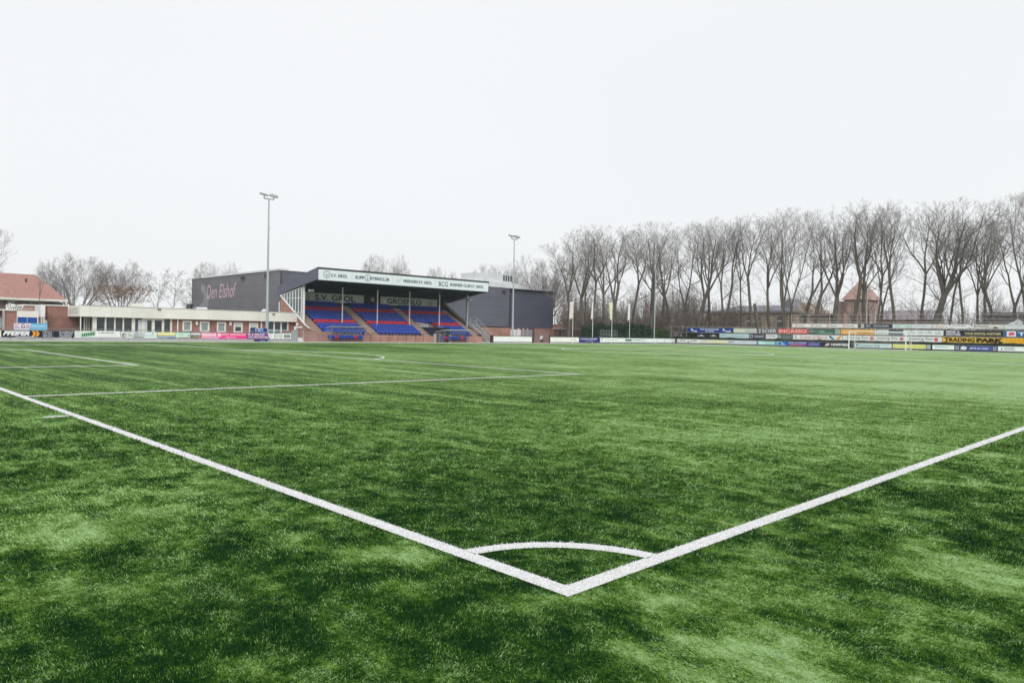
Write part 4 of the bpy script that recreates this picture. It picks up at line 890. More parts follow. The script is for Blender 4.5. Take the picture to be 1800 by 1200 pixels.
ba(1387.3, 1443, (70, 50, 160), [('p', [(.55, 1), (.35, 0), (1, 0), (1, 1)], (50, 46, 140)), ('r', .0, .45, .0, .26, (214, 110, 150)), ('r', .45, .6, .0, .26, (140, 60, 150)), ('t', 'BEELINGREIJS', .0, .56, .32, .9, (232, 226, 248), dict(bold=.0)), ('s', .62, .97, .2, .8, 2, (190, 180, 236))], 'blue and purple board with pink foot strip')
ba(1443.3, 1501, (28, 32, 44), [('e', .22, .5, .34, (222, 170, 186)), ('p', [(.12, .1), (.2, .2), (.3, .8), (.16, .7)], (226, 190, 200)), ('t', 'HOFSTEDE', .32, .88, .22, .78, (236, 238, 240), dict(bold=.05)), ('r', .92, 1, 0, 1, (60, 80, 74))], 'black HOFSTEDE board behind the left goal post')
ba(1502.3, 1568, (216, 234, 238), [('p', [(.04, .3), (.1, .3), (.1, .75), (.04, .75)], (90, 110, 140)), ('t', 'Groenlose Gids', .11, .70, .2, .85, (120, 142, 152)), ('s', .73, .95, .3, .8, 2, (196, 206, 230))], 'pale Groenlose Gids board inside the goal mouth')
ba(1569.5, 1628, (230, 232, 150), [('e', .06, .35, .12, (80, 90, 60)), ('s', .12, .9, .3, .75, 1, (218, 218, 120)), ('e', .94, .4, .12, (150, 150, 90))], 'yellow board behind the right goal post')
ba(1628.3, 1637, (130, 138, 140), [('r', .1, .9, .1, .9, (176, 184, 190))], 'narrow grey board next to the yellow one')
ba(1639.3, 1678, (242, 247, 247), [('s', .12, .8, .4, .8, 1, (110, 190, 200))], 'white board with a single cyan word')
ba(1678.8, 1754, (60, 70, 120), [('r', 0, .12, 0, 1, (76, 80, 110)), ('s', .01, .11, .1, .9, 2, (220, 224, 236)), ('p', [(.14, .1), (.26, .1), (.3, .6), (.2, .9), (.14, .6)], (226, 228, 238)), ('p', [(.3, 0), (.86, 0), (.9, .7), (.8, 1), (.38, 1)], (70, 86, 160)), ('s', .34, .84, .2, .75, 1, (214, 220, 240)), ('s', .9, .99, .1, .9, 2, (220, 224, 236))], 'indigo board with white patterned ends')
ba(1754.5, 1806, (242, 246, 247), [('p', [(.1, .25), (.17, .25), (.135, .75)], (70, 84, 120)), ('s', .2, .66, .2, .8, 2, (80, 100, 160))], 'white board with small triangle and blue print at the right photo edge')
ba(1806.3, 1880, (170, 210, 120), [('s', .1, .9, .3, .7, 1, (80, 110, 60))], 'light green board outside the right photo edge')
XB = 113.5; XD = 115.2
def rowb(X, z0, z1, g):
    return lambda p0, p1, bg_, items, label, seed=0: board('X', X, p0, p1, z0, z1, bg_, items, label, g, seed)
b2 = rowb(XB, 1.20, 1.98, 'second row of boards above the hedge strip'); b3 = rowb(XB+.25, 2.14, 2.92, 'third row of boards'); b4 = rowb(XD, 3.20, 3.80, 'top row of boards')
b2(1221, 1264.5, (26, 30, 40), [('e', .27, .5, .22, (220, 222, 226)), ('s', .12, .42, .2, .6, 1, (230, 230, 232)), ('e', .77, .5, .22, (220, 222, 226)), ('s', .62, .92, .2, .6, 1, (230, 230, 232))], 'black board with the same white script twice, lower left of its row')
b2(1264.8, 1317, (200, 228, 234), [('s', .04, .3, .4, .8, 1, (110, 180, 170)), ('r', .32, .85, .3, .34, (150, 190, 200)), ('r', .35, .85, .55, .59, (170, 200, 210))], 'pale cyan board right of the black one')
b2(1317.3, 1345.7, (36, 44, 70), [('o', .13, .5, .38, .12, (226, 228, 236)), ('s', .3, .95, .2, .8, 2, (226, 230, 240))], 'dark navy board with white ring emblem')
b2(1346.5, 1366.8, (238, 242, 238), [('s', .1, .9, .5, .8, 1, (150, 150, 156)), ('e', .7, .45, .18, (226, 190, 200))], 'small white board with faint grey print between navy and grey green')
b2(1367.2, 1393.5, (96, 118, 114), [('t', 'G', .03, .2, .2, .85, (214, 224, 222)), ('s', .32, .95, .4, .6, 1, (180, 192, 190))], 'grey green board starting with a white G')
b2(1394, 1481, (244, 246, 244), [('e', .06, .5, .28, (190, 205, 200)), ('t', 'Groeten uit Beltrum', .15, .71, .2, .86, (206, 120, 112), dict(bold=.0)), ('p', [(.73, .9), (.78, .8), (.85, .2), (.82, .1), (.77, .3)], (44, 70, 84)), ('e', .8, .45, .18, (100, 180, 200)), ('p', [(.88, .2), (.93, .1), (.99, .75), (.97, .92), (.9, .55)], (232, 170, 80))], 'white Groeten uit Beltrum board with teal and orange shapes')
SF = lambda u0, u1: ('t', 'seesing flex', u0, u1, .2, .86, (110, 116, 114), dict(bold=.005))
b2(1481.5, 1538, (242, 247, 244), [SF(.12, .80), ('e', .91, .48, .36, (216, 120, 128))], 'leftmost seesing flex board, behind the left goal post')
b2(1538.3, 1593, (242, 247, 244), [SF(.06, .74), ('e', .86, .48, .36, (216, 120, 128))], 'middle seesing flex board between the two goal posts')
b2(1593.3, 1656, (242, 247, 244), [SF(.08, .75), ('e', .84, .48, .36, (216, 110, 120))], 'rightmost seesing flex board touching the yellow TRADINGPARK board')
b2(1656.5, 1769, (240, 196, 60), [('t', 'TRADING', .035, .525, .12, .88, (58, 42, 14), dict(bold=.055)), ('t', 'PARK', .545, .965, .12, .88, (40, 30, 12), dict(bold=.085))], 'yellow board with large black TRADINGPARK letters')
b2(1769.1, 1860, (248, 190, 20), [('t', 'T R A D I N G P A R K', .06, .95, .32, .68, (226, 140, 20))], 'deeper yellow board with small orange lettering at the right edge')
b3(1208, 1288.8, (34, 62, 150), [('e', .1, .62, .26, (226, 232, 246)), ('t', 'Veld', .1, .22, .08, .5, (230, 236, 248), dict(bold=.04)), ('t', 'Veld Koeltechniek', .28, .7, .55, .92, (226, 234, 248), dict(bold=.03)), ('t', 'Groenlo', .4, .6, .08, .45, (226, 234, 248), dict(bold=.03)), ('e', .8, .62, .26, (226, 232, 246)), ('t', 'Veld', .82, .95, .08, .5, (230, 236, 248), dict(bold=.04))], 'blue Veld Koeltechniek board at the left end of its row')
b3(1289.2, 1336.5, (222, 226, 216), [('r', .04, .3, .25, .75, (226, 228, 196)), ('t', 'GRAS', .42, .82, .18, .8, (160, 160, 176), dict(bold=.0)), ('e', .92, .5, .42, (110, 80, 110)), ('r', .86, .98, .42, .58, (210, 200, 215))], 'white GRAS board with a purple disc')
b3(1336.8, 1366.5, (92, 100, 104), [('t', 'SOER', .08, .95, .14, .88, (232, 236, 238), dict(bold=.01))], 'grey board with large white SOER letters')
b3(1366.9, 1420.5, (222, 84, 74), [('t', 'INCASSO', .04, .95, .14, .88, (250, 206, 200), dict(bold=.02))], 'red board with white INCASSO letters')
b3(1421, 1467.5, (70, 106, 92), [('r', .02, .22, .48, .6, (200, 224, 210)), ('r', .42, .62, .48, .6, (200, 224, 210)), ('o', .32, .5, .36, .06, (140, 180, 160)), ('r', .42, .95, .1, .24, (150, 190, 170))], 'dark green board with pale bars')
b3(1468, 1476.5, (176, 188, 190), [('e', .5, .5, .3, (150, 175, 165))], 'small pale grey board left of the orange one')
b3(1477.3, 1536.5, (244, 176, 66), [('s', .05, .45, .25, .8, 1, (250, 232, 220)), ('e', .18, .5, .25, (240, 200, 170)), ('s', .54, .92, .2, .5, 1, (140, 80, 30)), ('r', 0, 1, .88, 1, (246, 200, 80))], 'orange board above the left goal post')
b3(1537, 1561.8, (224, 226, 226), [('e', .15, .8, .1, (80, 84, 84)), ('s', .1, .95, .2, .6, 2, (190, 192, 194))], 'white board with thin grey rows between orange and striped boards')
b3(1562.2, 1587, (216, 226, 232), [('r', 0, 1, .68, 1, (40, 50, 62)), ('r', 0, 1, 0, .42, (112, 124, 136))], 'board striped black, white and slate')
b3(1587.5, 1658, (238, 244, 244), [('s', .1, .32, .3, .65, 1, (150, 158, 160)), ('p', [(.16, .7), (.21, .9), (.26, .7)], (150, 158, 160)), ('t', 'CO', .37, .5, .25, .75, (150, 158, 160)), ('s', .55, .77, .3, .65, 1, (150, 158, 160)), ('p', [(.61, .7), (.66, .9), (.71, .7)], (150, 158, 160)), ('t', 'CO', .81, .94, .25, .75, (150, 158, 160))], 'white board with a grey crowned word twice')
b3(1659.3, 1763.5, (32, 34, 48), [('t', 'MEDIA', .035, .21, .54, .92, (228, 230, 240), dict(bold=.05)), ('e', .25, .72, .2, (180, 186, 214)), ('t', 'DOCTORS', .035, .285, .1, .46, (228, 230, 240), dict(bold=.05)), ('t', 'YOUR DIGITAL PARTNER', .355, .965, .26, .66, (222, 206, 150), dict(bold=.03, shear=.0))], 'black MEDIA DOCTORS board with gold slogan')
b3(1764, 1786, (14, 100, 160), [('r', .24, 1, 0, 1, (236, 232, 236)), ('p', [(.42, .2), (.88, .3), (.84, .8), (.42, .7)], (226, 90, 110))], 'white and blue board with red sheet emblem')
b3(1786.3, 1870, (12, 96, 160), [('t', 'TRAVEL', .04, .8, .2, .8, (236, 240, 246), dict(bold=.04))], 'bright blue board starting with white TR at the right edge')
RC = [q for k in range(4) for q in (('o', .07+.245*k, .5, .34, .12, (214, 80, 96)), ('s', .10+.245*k, .22+.245*k, .34, .68, 1, (70, 64, 70)))]
b4(1392, 1507.3, (240, 242, 238), RC, 'long white board with a red ring word repeated four times')
b4(1507.8, 1512.2, (60, 66, 62), [('r', .3, .7, .2, .8, (80, 88, 84))], 'tiny dark board right of the red ring words')
b4(1513, 1518.5, (206, 206, 206), [('r', .3, .7, .1, .9, (180, 180, 184))], 'tiny pale grey board next to the tiny dark one')
b4(1520, 1567.8, (40, 48, 66), [('s', .03, .23, .3, .75, 1, (236, 238, 242)), ('r', .26, .265, .2, .8, (120, 130, 140)), ('s', .3, .9, .3, .75, 1, (226, 230, 236))], 'dark slate board with white print in the top row')
b4(1568.3, 1601, (208, 228, 222), [('s', .15, .45, .3, .7, 1, (160, 190, 170)), ('s', .75, .95, .3, .7, 1, (140, 160, 176))], 'pale teal board in the top row')
b4(1601.3, 1645, (226, 228, 230), [('o', .12, .5, .3, .06, (190, 192, 200)), ('s', .2, .72, .42, .8, 1, (176, 180, 182)), ('e', .85, .4, .2, (170, 174, 172))], 'white top row board with grey print and small disc')
b4(1645.3, 1664, (232, 226, 220), [('s', .1, .75, .25, .75, 1, (222, 170, 120))], 'small white board with orange script')
b4(1664.3, 1711, (240, 242, 244), [('p', [(.06, .9), (.14, .9), (.1, .6)], K), ('r', .1, .24, .08, .16, K), ('s', .2, .8, .55, .8, 1, (110, 112, 116)), ('p', [(.88, .9), (.97, .9), (.93, .6)], K), ('r', .8, .94, .08, .16, K)], 'white board with black corner marks')
b4(1711.3, 1764.5, (228, 228, 220), [('t', 'te Doorne', .0, .5, .36, .88, (90, 92, 92)), ('p', [(.2, .12), (.55, .2), (.62, .5), (.64, .5), (.58, .1)], (210, 150, 170)), ('p', [(.64, .1), (.66, .5), (.76, .5), (.84, .15)], (96, 96, 84)), ('o', .92, .5, .34, .05, (170, 168, 158))], 'white te Doorne board')
b4(1765, 1850, (226, 234, 236), [('s', .05, .6, .52, .8, 1, (176, 186, 190))], 'white board with grey print at the right end of the top row')
# frames that carry the three raised rows
def frame(name, label, X, p0, p1, ztop, rails, step, m):
    ya, yb = YX(p0, X), YX(p1, X); t = thing(name, label, 'frame'); P = MB(); Q = MB()
    n = max(1, int(round(abs(yb-ya)/step)))
    for k in range(n+1): y = ya+(yb-ya)*k/n; P.bar((X+.1, y, -.16), (X+.1, y, ztop), .04, 5)
    for z in rails: Q.bar((X+.1, ya, z), (X+.1, yb, z), .025, 5)
    P.build('post', m, t); Q.build('rail', m, t); settle(t, (X+.1, ya, -.16)); return t
PR = mat('pale_rail', (.5, .48, .46), .5, .1)
frame('board_frame', 'pale steel frame carrying the second and third rows of boards', XB+.3, 1179, 1890, 3.15, (3.12, 2.05, 1.1), 3.4, PR)
frame('board_frame', 'pale steel frame carrying the top row of boards', XD, 1392, 1890, 4.15, (3.15, 3.85, 4.12), 3.1, PR)
frame('ball_fence', 'tall light ball catching rails above the top row of boards', XD+1.2, 1390, 1890, 5.35, (4.65, 5.3), 6.5, PR)
frame('railing', 'dark rail carrying the lowest boards at the far end', XA+.0, 1189, 1890, .95, (.93, .12), 2.6, DSTEEL)
for px_, zt_, lb in ((1522.5, 9.5, 'thin pale pole behind the dark slate board'), (1538.0, 5.9, 'short thin pole right of the taller pale pole')):
    x_, y_ = 117.5, YX(px_, 117.5)
    tag(MB().bar((x_, y_, -.16), (x_, y_, zt_), .09, 7, .06).build('pole', PR), lb, 'pole')
tp = thing('tent_top', 'small white pointed tent roof above the boards at right', 'tent')
y_ = YX(1788, 122); MB().prism([(121, y_-1.4, 3.7), (123.6, y_-1.4, 3.7), (123.6, y_+1.4, 3.7), (121, y_+1.4, 3.7)], (0, 0, .05)).add([(121, y_-1.4, 3.75), (123.6, y_-1.4, 3.75), (123.6, y_+1.4, 3.75), (121, y_+1.4, 3.75), (122.3, y_, 4.75)], [(0, 1, 4), (1, 2, 4), (2, 3, 4), (3, 0, 4)]).build('canopy', mat('tent_white', (.7, .76, .74), .6, .08), tp)
l_ = MB()
for a in (121.1, 123.5):
    for b in (-1.3, 1.3): l_.bar((a, y_+b, -.16), (a, y_+b, 3.7), .04, 5)
l_.build('leg', STEEL, tp); settle(tp, (122.3, y_, -.16))

# ================================================================== HEDGES (leaf clumps through a volume)
def leafy(name, label, boxes, n, mt, lsz=.09, cat='hedge', kind=None):
    rs = np.random.RandomState(len(label)); V = []; Fs = []
    vol = [abs((b[1]-b[0])*(b[3]-b[2])*(b[5]-b[4])) for b in boxes]; tot = sum(vol)
    for b, vv in zip(boxes, vol):
        m = int(n*vv/tot); P = rs.uniform(0, 1, (m, 3)); P[:, 2] = P[:, 2]**.7
        x = b[0]+(b[1]-b[0])*P[:, 0]; y = b[2]+(b[3]-b[2])*P[:, 1]
        top = b[5]*(.86+.28*vnoise(x*.9+7, y*.9, 3)); z = b[4]+(top-b[4])*P[:, 2]
        c = np.stack([x, y, z], 1); a = rs.normal(0, 1, (m, 3)); a /= np.linalg.norm(a, axis=1)[:, None]; bb = np.cross(a, rs.normal(0, 1, (m, 3))); bb /= np.linalg.norm(bb, axis=1)[:, None]
        s = rs.uniform(.6, 1.4, m)[:, None]*lsz; Q = np.stack([c-a*s, c-bb*s*.6, c+a*s, c+bb*s*.6], 1).reshape(-1, 3); o = len(V); V += Q.tolist(); Fs += [(o+4*k, o+4*k+1, o+4*k+2, o+4*k+3) for k in range(m)]
    o = MB(); o.v = V; o.f = Fs; o.m = [0]*len(Fs); q = o.build(name, mt)
    return tag(q, label, cat, kind=kind)
HG = mat('hedge_leaf', (.022, .060, .030), .6, .5, 1.1); HG2 = mat('hedge_leaf_light', (.055, .10, .03), .6, .5, 1.2)
XH0, XH1, XH2 = XY(1028, 74.5), XY(1143, 74.5), XY(1177, 74.5)
leafy('hedge', 'long dark evergreen hedge behind the flags', [(XH0, XY(1052, 74.5), 74.2, 75.6, -.1, 2.7), (XY(1052, 74.5), XH1, 74.4, 75.8, -.1, 3.15)], 26000, HG, .13)
leafy('hedge', 'lighter green hedge end right of the thin bare pole', [(XH1, XH2, 74.4, 75.6, -.1, 2.6)], 9000, HG2, .12)
leafy('hedge', 'low dark clipped hedge strip between the first and second rows of boards', [(111.4, 112.4, YX(1890, 112), YX(1182, 112), -.1, 1.14)], 42000, mat('strip_hedge_leaf', (.035, .055, .030), .7, .5, 1.0), .10)
leafy('shrub', 'small olive green shrub left of the black script board', [(114.5, 115.6, YX(1222, 115), YX(1200, 115), -.1, 2.1)], 2600, HG2, .12, cat='shrub')

# ================================================================== BUILDINGS BEYOND THE TREES AT RIGHT
def plane_box(mb, X, p0, p1, z0, z1, d=10): mb.box(X, X+d, YX(p1, X), YX(p0, X), z0, z1); return mb
XS = 152
sb = thing('school', 'long tan brick school with flat grey roof behind the left of the tree row', 'building')
zt_ = zX(1330, 550, XS)
plane_box(MB(), XS, 1240, 1396, -.1, zt_, 14).build('wall', BRICKT, sb)
plane_box(MB(), XS-.6, 1228, 1398, zt_+.01, zt_+.5, 15).build('roof_edge', mat('grey_roof_edge', (.24, .25, .27), .6, .1), sb)
sr = MB(); sr.prism([(XS+.5, YX(1255, XS), zt_+.52), (XS+.5, YX(1382, XS), zt_+.52), (XS+5, YX(1365, XS), zt_+1.9), (XS+5, YX(1275, XS), zt_+1.9)], (2, 0, 0)); sr.build('roof', mat('slate_roof', (.20, .20, .23), .6, .2, .8), sb)
for a, b in ((1262, 1276), (1281, 1287), (1312, 1318), (1324, 1336), (1366, 1378)):
    w_ = plane_box(MB(), XS-.06, a, b, .8, zX(1330, 556, XS), .05).build('window', mat('school_glass', (.11, .12, .13), .2, .3), sb)
    plane_box(MB(), XS-.09, a, b, zX(1330, 563.7, XS), zX(1330, 565, XS), .025).build('frame_bar', WHITE, w_)
settle(sb, (XS+7, YX(1310, XS), -.16))
gb_ = thing('gabled_building', 'tan brick building with pointed gable and round window', 'building')
XG = 154
yl, yr_, ym = YX(1394, XG), YX(1440, XG), YX(1411, XG)
ze = zX(1411, 544, XG); zp = zX(1411, 532, XG)
MB().prism([(XG, YX(1392, XG), -.1), (XG, YX(1428, XG), -.1), (XG, YX(1428, XG), ze), (XG, YX(1418, XG), ze+.3), (XG, YX(1413, XG), zp), (XG, YX(1409, XG), zp), (XG, YX(1403, XG), ze+.35), (XG, YX(1392, XG), ze+.2)], (9, 0, 0)).build('wall', BRICKT, gb_)
plane_box(MB(), XG+.01, 1428.2, 1475, -.1, zX(1450, 551, XG), 8).build('wing_wall', BRICKP, gb_)
plane_box(MB(), XG-.3, 1424, 1480, zX(1450, 556.5, XG), zX(1450, 552.5, XG), .29).build('canopy', mat('dark_canopy', (.14, .10, .10), .6), gb_)
cy_, cz_ = YX(1410.5, XG), zX(1410.5, 555, XG)
MB().prism(ellipse((XG-.04, cy_, cz_), (0, .62, 0), (0, 0, .5), 18), (.03, 0, 0)).build('window', mat('school_glass', (.11, .12, .13), .2, .3), gb_)
MB().prism([(XG+1, YX(1363, XG), ze-.6), (XG+1, YX(1398, XG), ze-.6), (XG+1, YX(1380, XG), ze+2.6)], (6, 0, 0)).build('roof', mat('slate_roof', (.20, .20, .23), .6, .2, .8), gb_)
settle(gb_, (XG+4, ym, -.16))
ch = thing('chapel', 'pink brick chapel with pyramid shaped red tile roof', 'building')
XC_ = 150; ya, yb = YX(1482, XC_), YX(1519, XC_); zw = zX(1510, 526, XC_); za_ = zX(1510, 489, XC_+4)
plane_box(MB(), XC_, 1482, 1519, -.1, zw, 7.5).build('wall', BRICKP, ch)
ap = (XC_+3.8, (ya+yb)/2, za_)
MB().add([(XC_-.4, ya+.5, zw-.05), (XC_-.4, yb-.5, zw-.05), (XC_+7.9, yb-.5, zw-.05), (XC_+7.9, ya+.5, zw-.05), ap], [(0, 1, 4), (1, 2, 4), (2, 3, 4), (3, 0, 4), (3, 2, 1, 0)]).build('roof', mat('pale_red_tiles', (.40, .26, .225), .7, .15, 1.5, stretch=(1, 1, 3)), ch)
plane_box(MB(), XC_+1, 1465, 1481.9, -.1, zX(1475, 529, XC_), 6).build('side_wing', BRICKP, ch)
for q in (1484.5, 1501, 1514): plane_box(MB(), XC_-.05, q-1.1, q+1.1, zX(1500, 548, XC_), zX(1500, 531, XC_), .04).build('window', mat('chapel_window', (.16, .13, .14), .3), ch)
for q in (1494, 1509): plane_box(MB(), XC_-.05, q-.8, q+.8, zX(1500, 562, XC_), zX(1500, 552, XC_), .04).build('window', mat('chapel_window', (.16, .13, .14), .3), ch)
settle(ch, (XC_+4.5, (ya+yb)/2, -.16))
lw = thing('long_low_building', 'long low pinkish building with grey roof right of the chapel', 'building')
XL = 165
plane_box(MB(), XL, 1541, 1634, -.1, zX(1590, 562, XL), 8).build('wall', BRICKP, lw)
y0_, y1_ = YX(1534, XL), YX(1640, XL); z0_, z1_ = zX(1590, 562, XL), zX(1590, 545, XL+3)
MB().prism([(XL-.5, y0_, z0_), (XL+8.5, y0_, z0_), (XL+4, y0_, z1_)], (0, y1_-y0_, 0)).build('roof', mat('lilac_grey_roof', (.26, .23, .25), .7, .15, 1), lw)
for q in np.arange(1549, 1630, 9.5): plane_box(MB(), XL-.05, q-1.6, q+1.6, 1.2, 3.4, .04).build('window', mat('chapel_window', (.16, .13, .14), .3), lw)
settle(lw, (XL+4, (y0_+y1_)/2, -.16))
dh = thing('dark_shed', 'low dark grey shed beyond the rails at far right', 'building')
plane_box(MB(), 160, 1727, 1800, -.1, zX(1760, 556, 160), 9).build('wall', mat('shed_wall', (.14, .14, .15), .8, .15), dh)
plane_box(MB(), 159.6, 1724, 1830, zX(1760, 556, 160)+.01, zX(1760, 549, 160), 10).build('roof', mat('shed_roof', (.17, .17, .185), .8, .15), dh)
settle(dh, (164, YX(1765, 160), -.16))
cb = thing('park_shelter', 'low shelter with pale eaves between tree trunks behind the flags', 'building')
a, b = XY(1003, 84), XY(1038, 84)
MB().box(a, b, 84.3, 88, -.1, 2.2).build('wall', mat('shelter_wall', (.18, .14, .13), .8, .3, 2), cb); MB().box(a-.3, b+.3, 84, 88.3, 2.21, 2.4).build('roof', mat('shelter_eaves', (.55, .54, .5), .7, .2, 3), cb)
settle(cb, ((a+b)/2, 86, -.1))

# ================================================================== BARE WINTER TREES
BARK = mat('bark', (.125, .112, .095), .9, .3, 1.6, spec=.1, stretch=(1, 1, .3)); TWIG = mat('twig_bark', (.22, .198, .188), .9, .15, 1.0, spec=.1)
BARKG = mat('bark_greenish', (.125, .118, .080), .9, .3, 1.6, spec=.1, stretch=(1, 1, .3))
TWIGB = mat('brown_leaved_twig', (.34, .22, .15), .9, .3, 1.0, spec=.1)
class Tree:
    def __init__(s, seed, H, r0, fork, nl, spread, dens=1., wob=.10, lean=(0, 0), lowlimb=0, leaves=0, wide=1., thin=1., crown=.29, cz=.6, leader=False):
        s.crown = crown; s.cz = cz
        s.r = random.Random(seed); s.tr = MB(); s.cr = MB(); s.H = H; s.dens = dens; s.wob = wob; s.leaves = leaves; s.thin = thin; s.wide = wide
        p = np.array([0, 0, 0.]); d = np.array([lean[0], lean[1], 1.]); d /= np.linalg.norm(d)
        n = 7; L = H*fork; r0 = r0*.9; pts = [(p.copy(), r0*1.25)]
        for k in range(n):
            d = d+np.array([s.r.gauss(0, wob*.45), s.r.gauss(0, wob*.45), .06]); d /= np.linalg.norm(d); p = p+d*L/n; pts.append((p.copy(), r0*(1-.25*(k+1)/n)))
        s.tube(s.tr, pts, 8)
        a0 = s.r.uniform(0, 6.28)
        for k in range(nl):
            az = a0+2*math.pi*k/nl+s.r.uniform(-.5, .5); t = spread*s.r.uniform(.55, 1.25) if nl > 1 else .08
            dd = s.turn(d, az, t); LL = (H-p[2])*s.r.uniform(.8, 1.05); s.limb(p-d*.1, dd, LL, r0*(.66 if nl <= 2 else .55)*s.r.uniform(.75, 1.05), 1)
        if leader: s.limb(p-d*.1, s.turn(d, s.r.uniform(0, 6.28), .06), (H-p[2])*.98, r0*.72, 1)
        for k in range(lowlimb):
            j = s.r.randint(2, n-1); q = pts[j]; az = s.r.uniform(0, 6.28); dd = s.turn(d, az, s.r.uniform(.8, 1.2)); s.limb(q[0], dd, H*s.r.uniform(.18, .34), r0*.22, 2)
    def turn(s, d, az, t):
        h = np.array([0, 0, 1.]) if abs(d[2]) < .95 else np.array([1., 0, 0]); u = np.cross(d, h); u /= np.linalg.norm(u); v = np.cross(d, u); q = d*math.cos(t)+(u*math.cos(az)+v*math.sin(az))*math.sin(t); return q/np.linalg.norm(q)
    def tube(s, mb, pts, n):
        V = []; m = len(pts)
        for i, (p, r) in enumerate(pts):
            a = pts[max(i-1, 0)][0]; b = pts[min(i+1, m-1)][0]; d = b-a; d = d/(np.linalg.norm(d)+1e-9)
            ux, uy, uz = (d[1], -d[0], 0) if abs(d[2]) < .95 else (0, d[2], -d[1]); l = math.sqrt(ux*ux+uy*uy+uz*uz)+1e-9; ux, uy, uz = ux/l, uy/l, uz/l
            vx, vy, vz = d[1]*uz-d[2]*uy, d[2]*ux-d[0]*uz, d[0]*uy-d[1]*ux
            for k in range(n):
                c, e = math.cos(6.28318*k/n)*r, math.sin(6.28318*k/n)*r; V.append((p[0]+ux*c+vx*e, p[1]+uy*c+vy*e, p[2]+uz*c+vz*e))
        o = len(mb.v); mb.v += V
        for i in range(m-1):
            for k in range(n): mb.f.append((o+i*n+k, o+i*n+(k+1) % n, o+(i+1)*n+(k+1) % n, o+(i+1)*n+k)); mb.m.append(0)
    def outside(s, p):
        R_ = s.H*s.crown; zz = (p[2]-s.H*s.cz)/(s.H*(1-s.cz)); return (p[0]**2+p[1]**2)/R_**2+(zz*zz if zz > 0 else .3*zz*zz) > 1
    def limb(s, p, d, L, r, lv):
        t = 0; L0 = L; up_ = np.array([0, 0, .35 if lv == 1 else .2])       # crowns close into a rounded outline: shorten what would stick out
        while t < L0 and not s.outside(p+(d+up_*t/L0)*t): t += .25
        if t < L0:
            L = max(t*s.r.uniform(.9, 1.12), .3)
            if L < .22*L0 and lv > 2: return
        keep = L/L0
        ns = (0, 8, 6, 4, 3, 2)[lv]; wb = s.wob*(0, .8, 1.05, 1.1, 1.0, .8)[lv]; tro = (0, .07, .07, .08, .09, .08)[lv]; pts = [(p, r)]; end = (0, .10, .14, .25, .4, .6)[lv]
        dirs = []
        for k in range(ns):
            d = d+np.array([s.r.gauss(0, wb), s.r.gauss(0, wb), s.r.gauss(0, wb*.7)+tro]); d = d/np.linalg.norm(d); p = p+d*(L/ns); rr = r*(1-(1-end)*(k+1)/ns); pts.append((p, max(rr, .0062*s.thin))); dirs.append(d)

        s.tube(s.tr if lv == 1 else s.cr, pts, (0, 6, 5, 4, 3, 3)[lv])
        if lv >= 5: return
        nc = (0, 9, 6, 4, 3)[lv]*s.dens*(.3+.7*keep); nc = int(nc)+(s.r.random() < nc-int(nc)); az = s.r.uniform(0, 6.28)
        for k in range(nc):
            t = (.22 if lv == 1 else .15)+(.98-.2)*(k+s.r.random())/nc; i = min(int(t*ns), ns-1); f = t*ns-i; q = pts[i][0]*(1-f)+pts[min(i+1, ns)][0]*f
            az += 2.4+s.r.uniform(-.4, .4); ang = s.r.uniform(.38, .80); LL = L0*s.r.uniform(.42, .68)*(1-.40*t)*(1.0 if lv > 1 else s.wide*.9)
            rr = pts[i][1]*s.r.uniform(.4, .62); s.limb(q, s.turn(dirs[i], az, ang), LL, max(rr, .0075*s.thin), lv+1)
        if s.leaves and lv >= 3:
            for k in range(s.leaves):
                q = pts[-1][0]+np.array([s.r.gauss(0, .25) for _ in range(3)])
                if q[2] < s.H*.62: a = np.array([s.r.gauss(0, .09) for _ in range(3)]); b = np.array([s.r.gauss(0, .09) for _ in range(3)]); s.cr.mi = 1; s.cr.quad(q, q+a, q+a+b, q+b); s.cr.mi = 0
    def make(s, name, bark=BARK):
        zs = np.array([v[2] for v in s.cr.v]); top = np.percentile(zs, 99.9)
        t = thing(name, 'x', 'tree'); a = s.tr.build('trunk', bark, t, smooth=True); b = s.cr.build('crown', [TWIG, TWIGB] if s.leaves else TWIG, t, smooth=False); return t, top
KINDS = {}
def kind(k, *a, **kw):
    T = Tree(*a, **kw); bark = kw.pop('bark', None)
    t, top = T.make('bare_tree'); KINDS[k] = [t, top, False]
H0 = 20
kind('A', 1, H0, .30, .40, 3, .44, crown=.33, leader=True, lowlimb=2)
kind('B', 2, H0, .28, .50, 2, .34, wob=.11, crown=.32, lowlimb=3)
kind('C', 3, H0, .33, .24, 2, .20, wob=.08, crown=.42, leader=True, lowlimb=2)
kind('D', 4, H0, .21, .50, 2, .42, dens=.85, wob=.12, lowlimb=5, crown=.28, leader=True)
kind('E', 5, H0, .42, .36, 3, .50, wob=.09, crown=.46, lowlimb=3, leader=True)
kind('F', 6, H0, .25, .48, 3, .42, wob=.13, lean=(.03, .05), lowlimb=4, crown=.32)
kind('G', 7, H0, .30, .30, 2, .26, wob=.10, crown=.38, lowlimb=2)
kind('H', 8, H0, .17, .52, 2, .40, dens=.8, wob=.12, lowlimb=6, crown=.26, leader=True)
kind('I', 9, H0, .27, .42, 3, .48, wob=.10, crown=.38, leader=True, lowlimb=2)
kind('J', 31, H0, .27, .52, 3, .44, wob=.10, lowlimb=3, crown=.36)
kind('K', 33, H0, .32, .38, 2, .34, wob=.12, crown=.40, lowlimb=4)
kind('R', 12, 12, .26, .16, 8, .85, dens=1.28, wob=.045, thin=.8, crown=.50, cz=.48)
kind('S', 14, 12, .22, .20, 7, .75, dens=1.2, wob=.06, leaves=2, thin=.8, crown=.42, cz=.5)
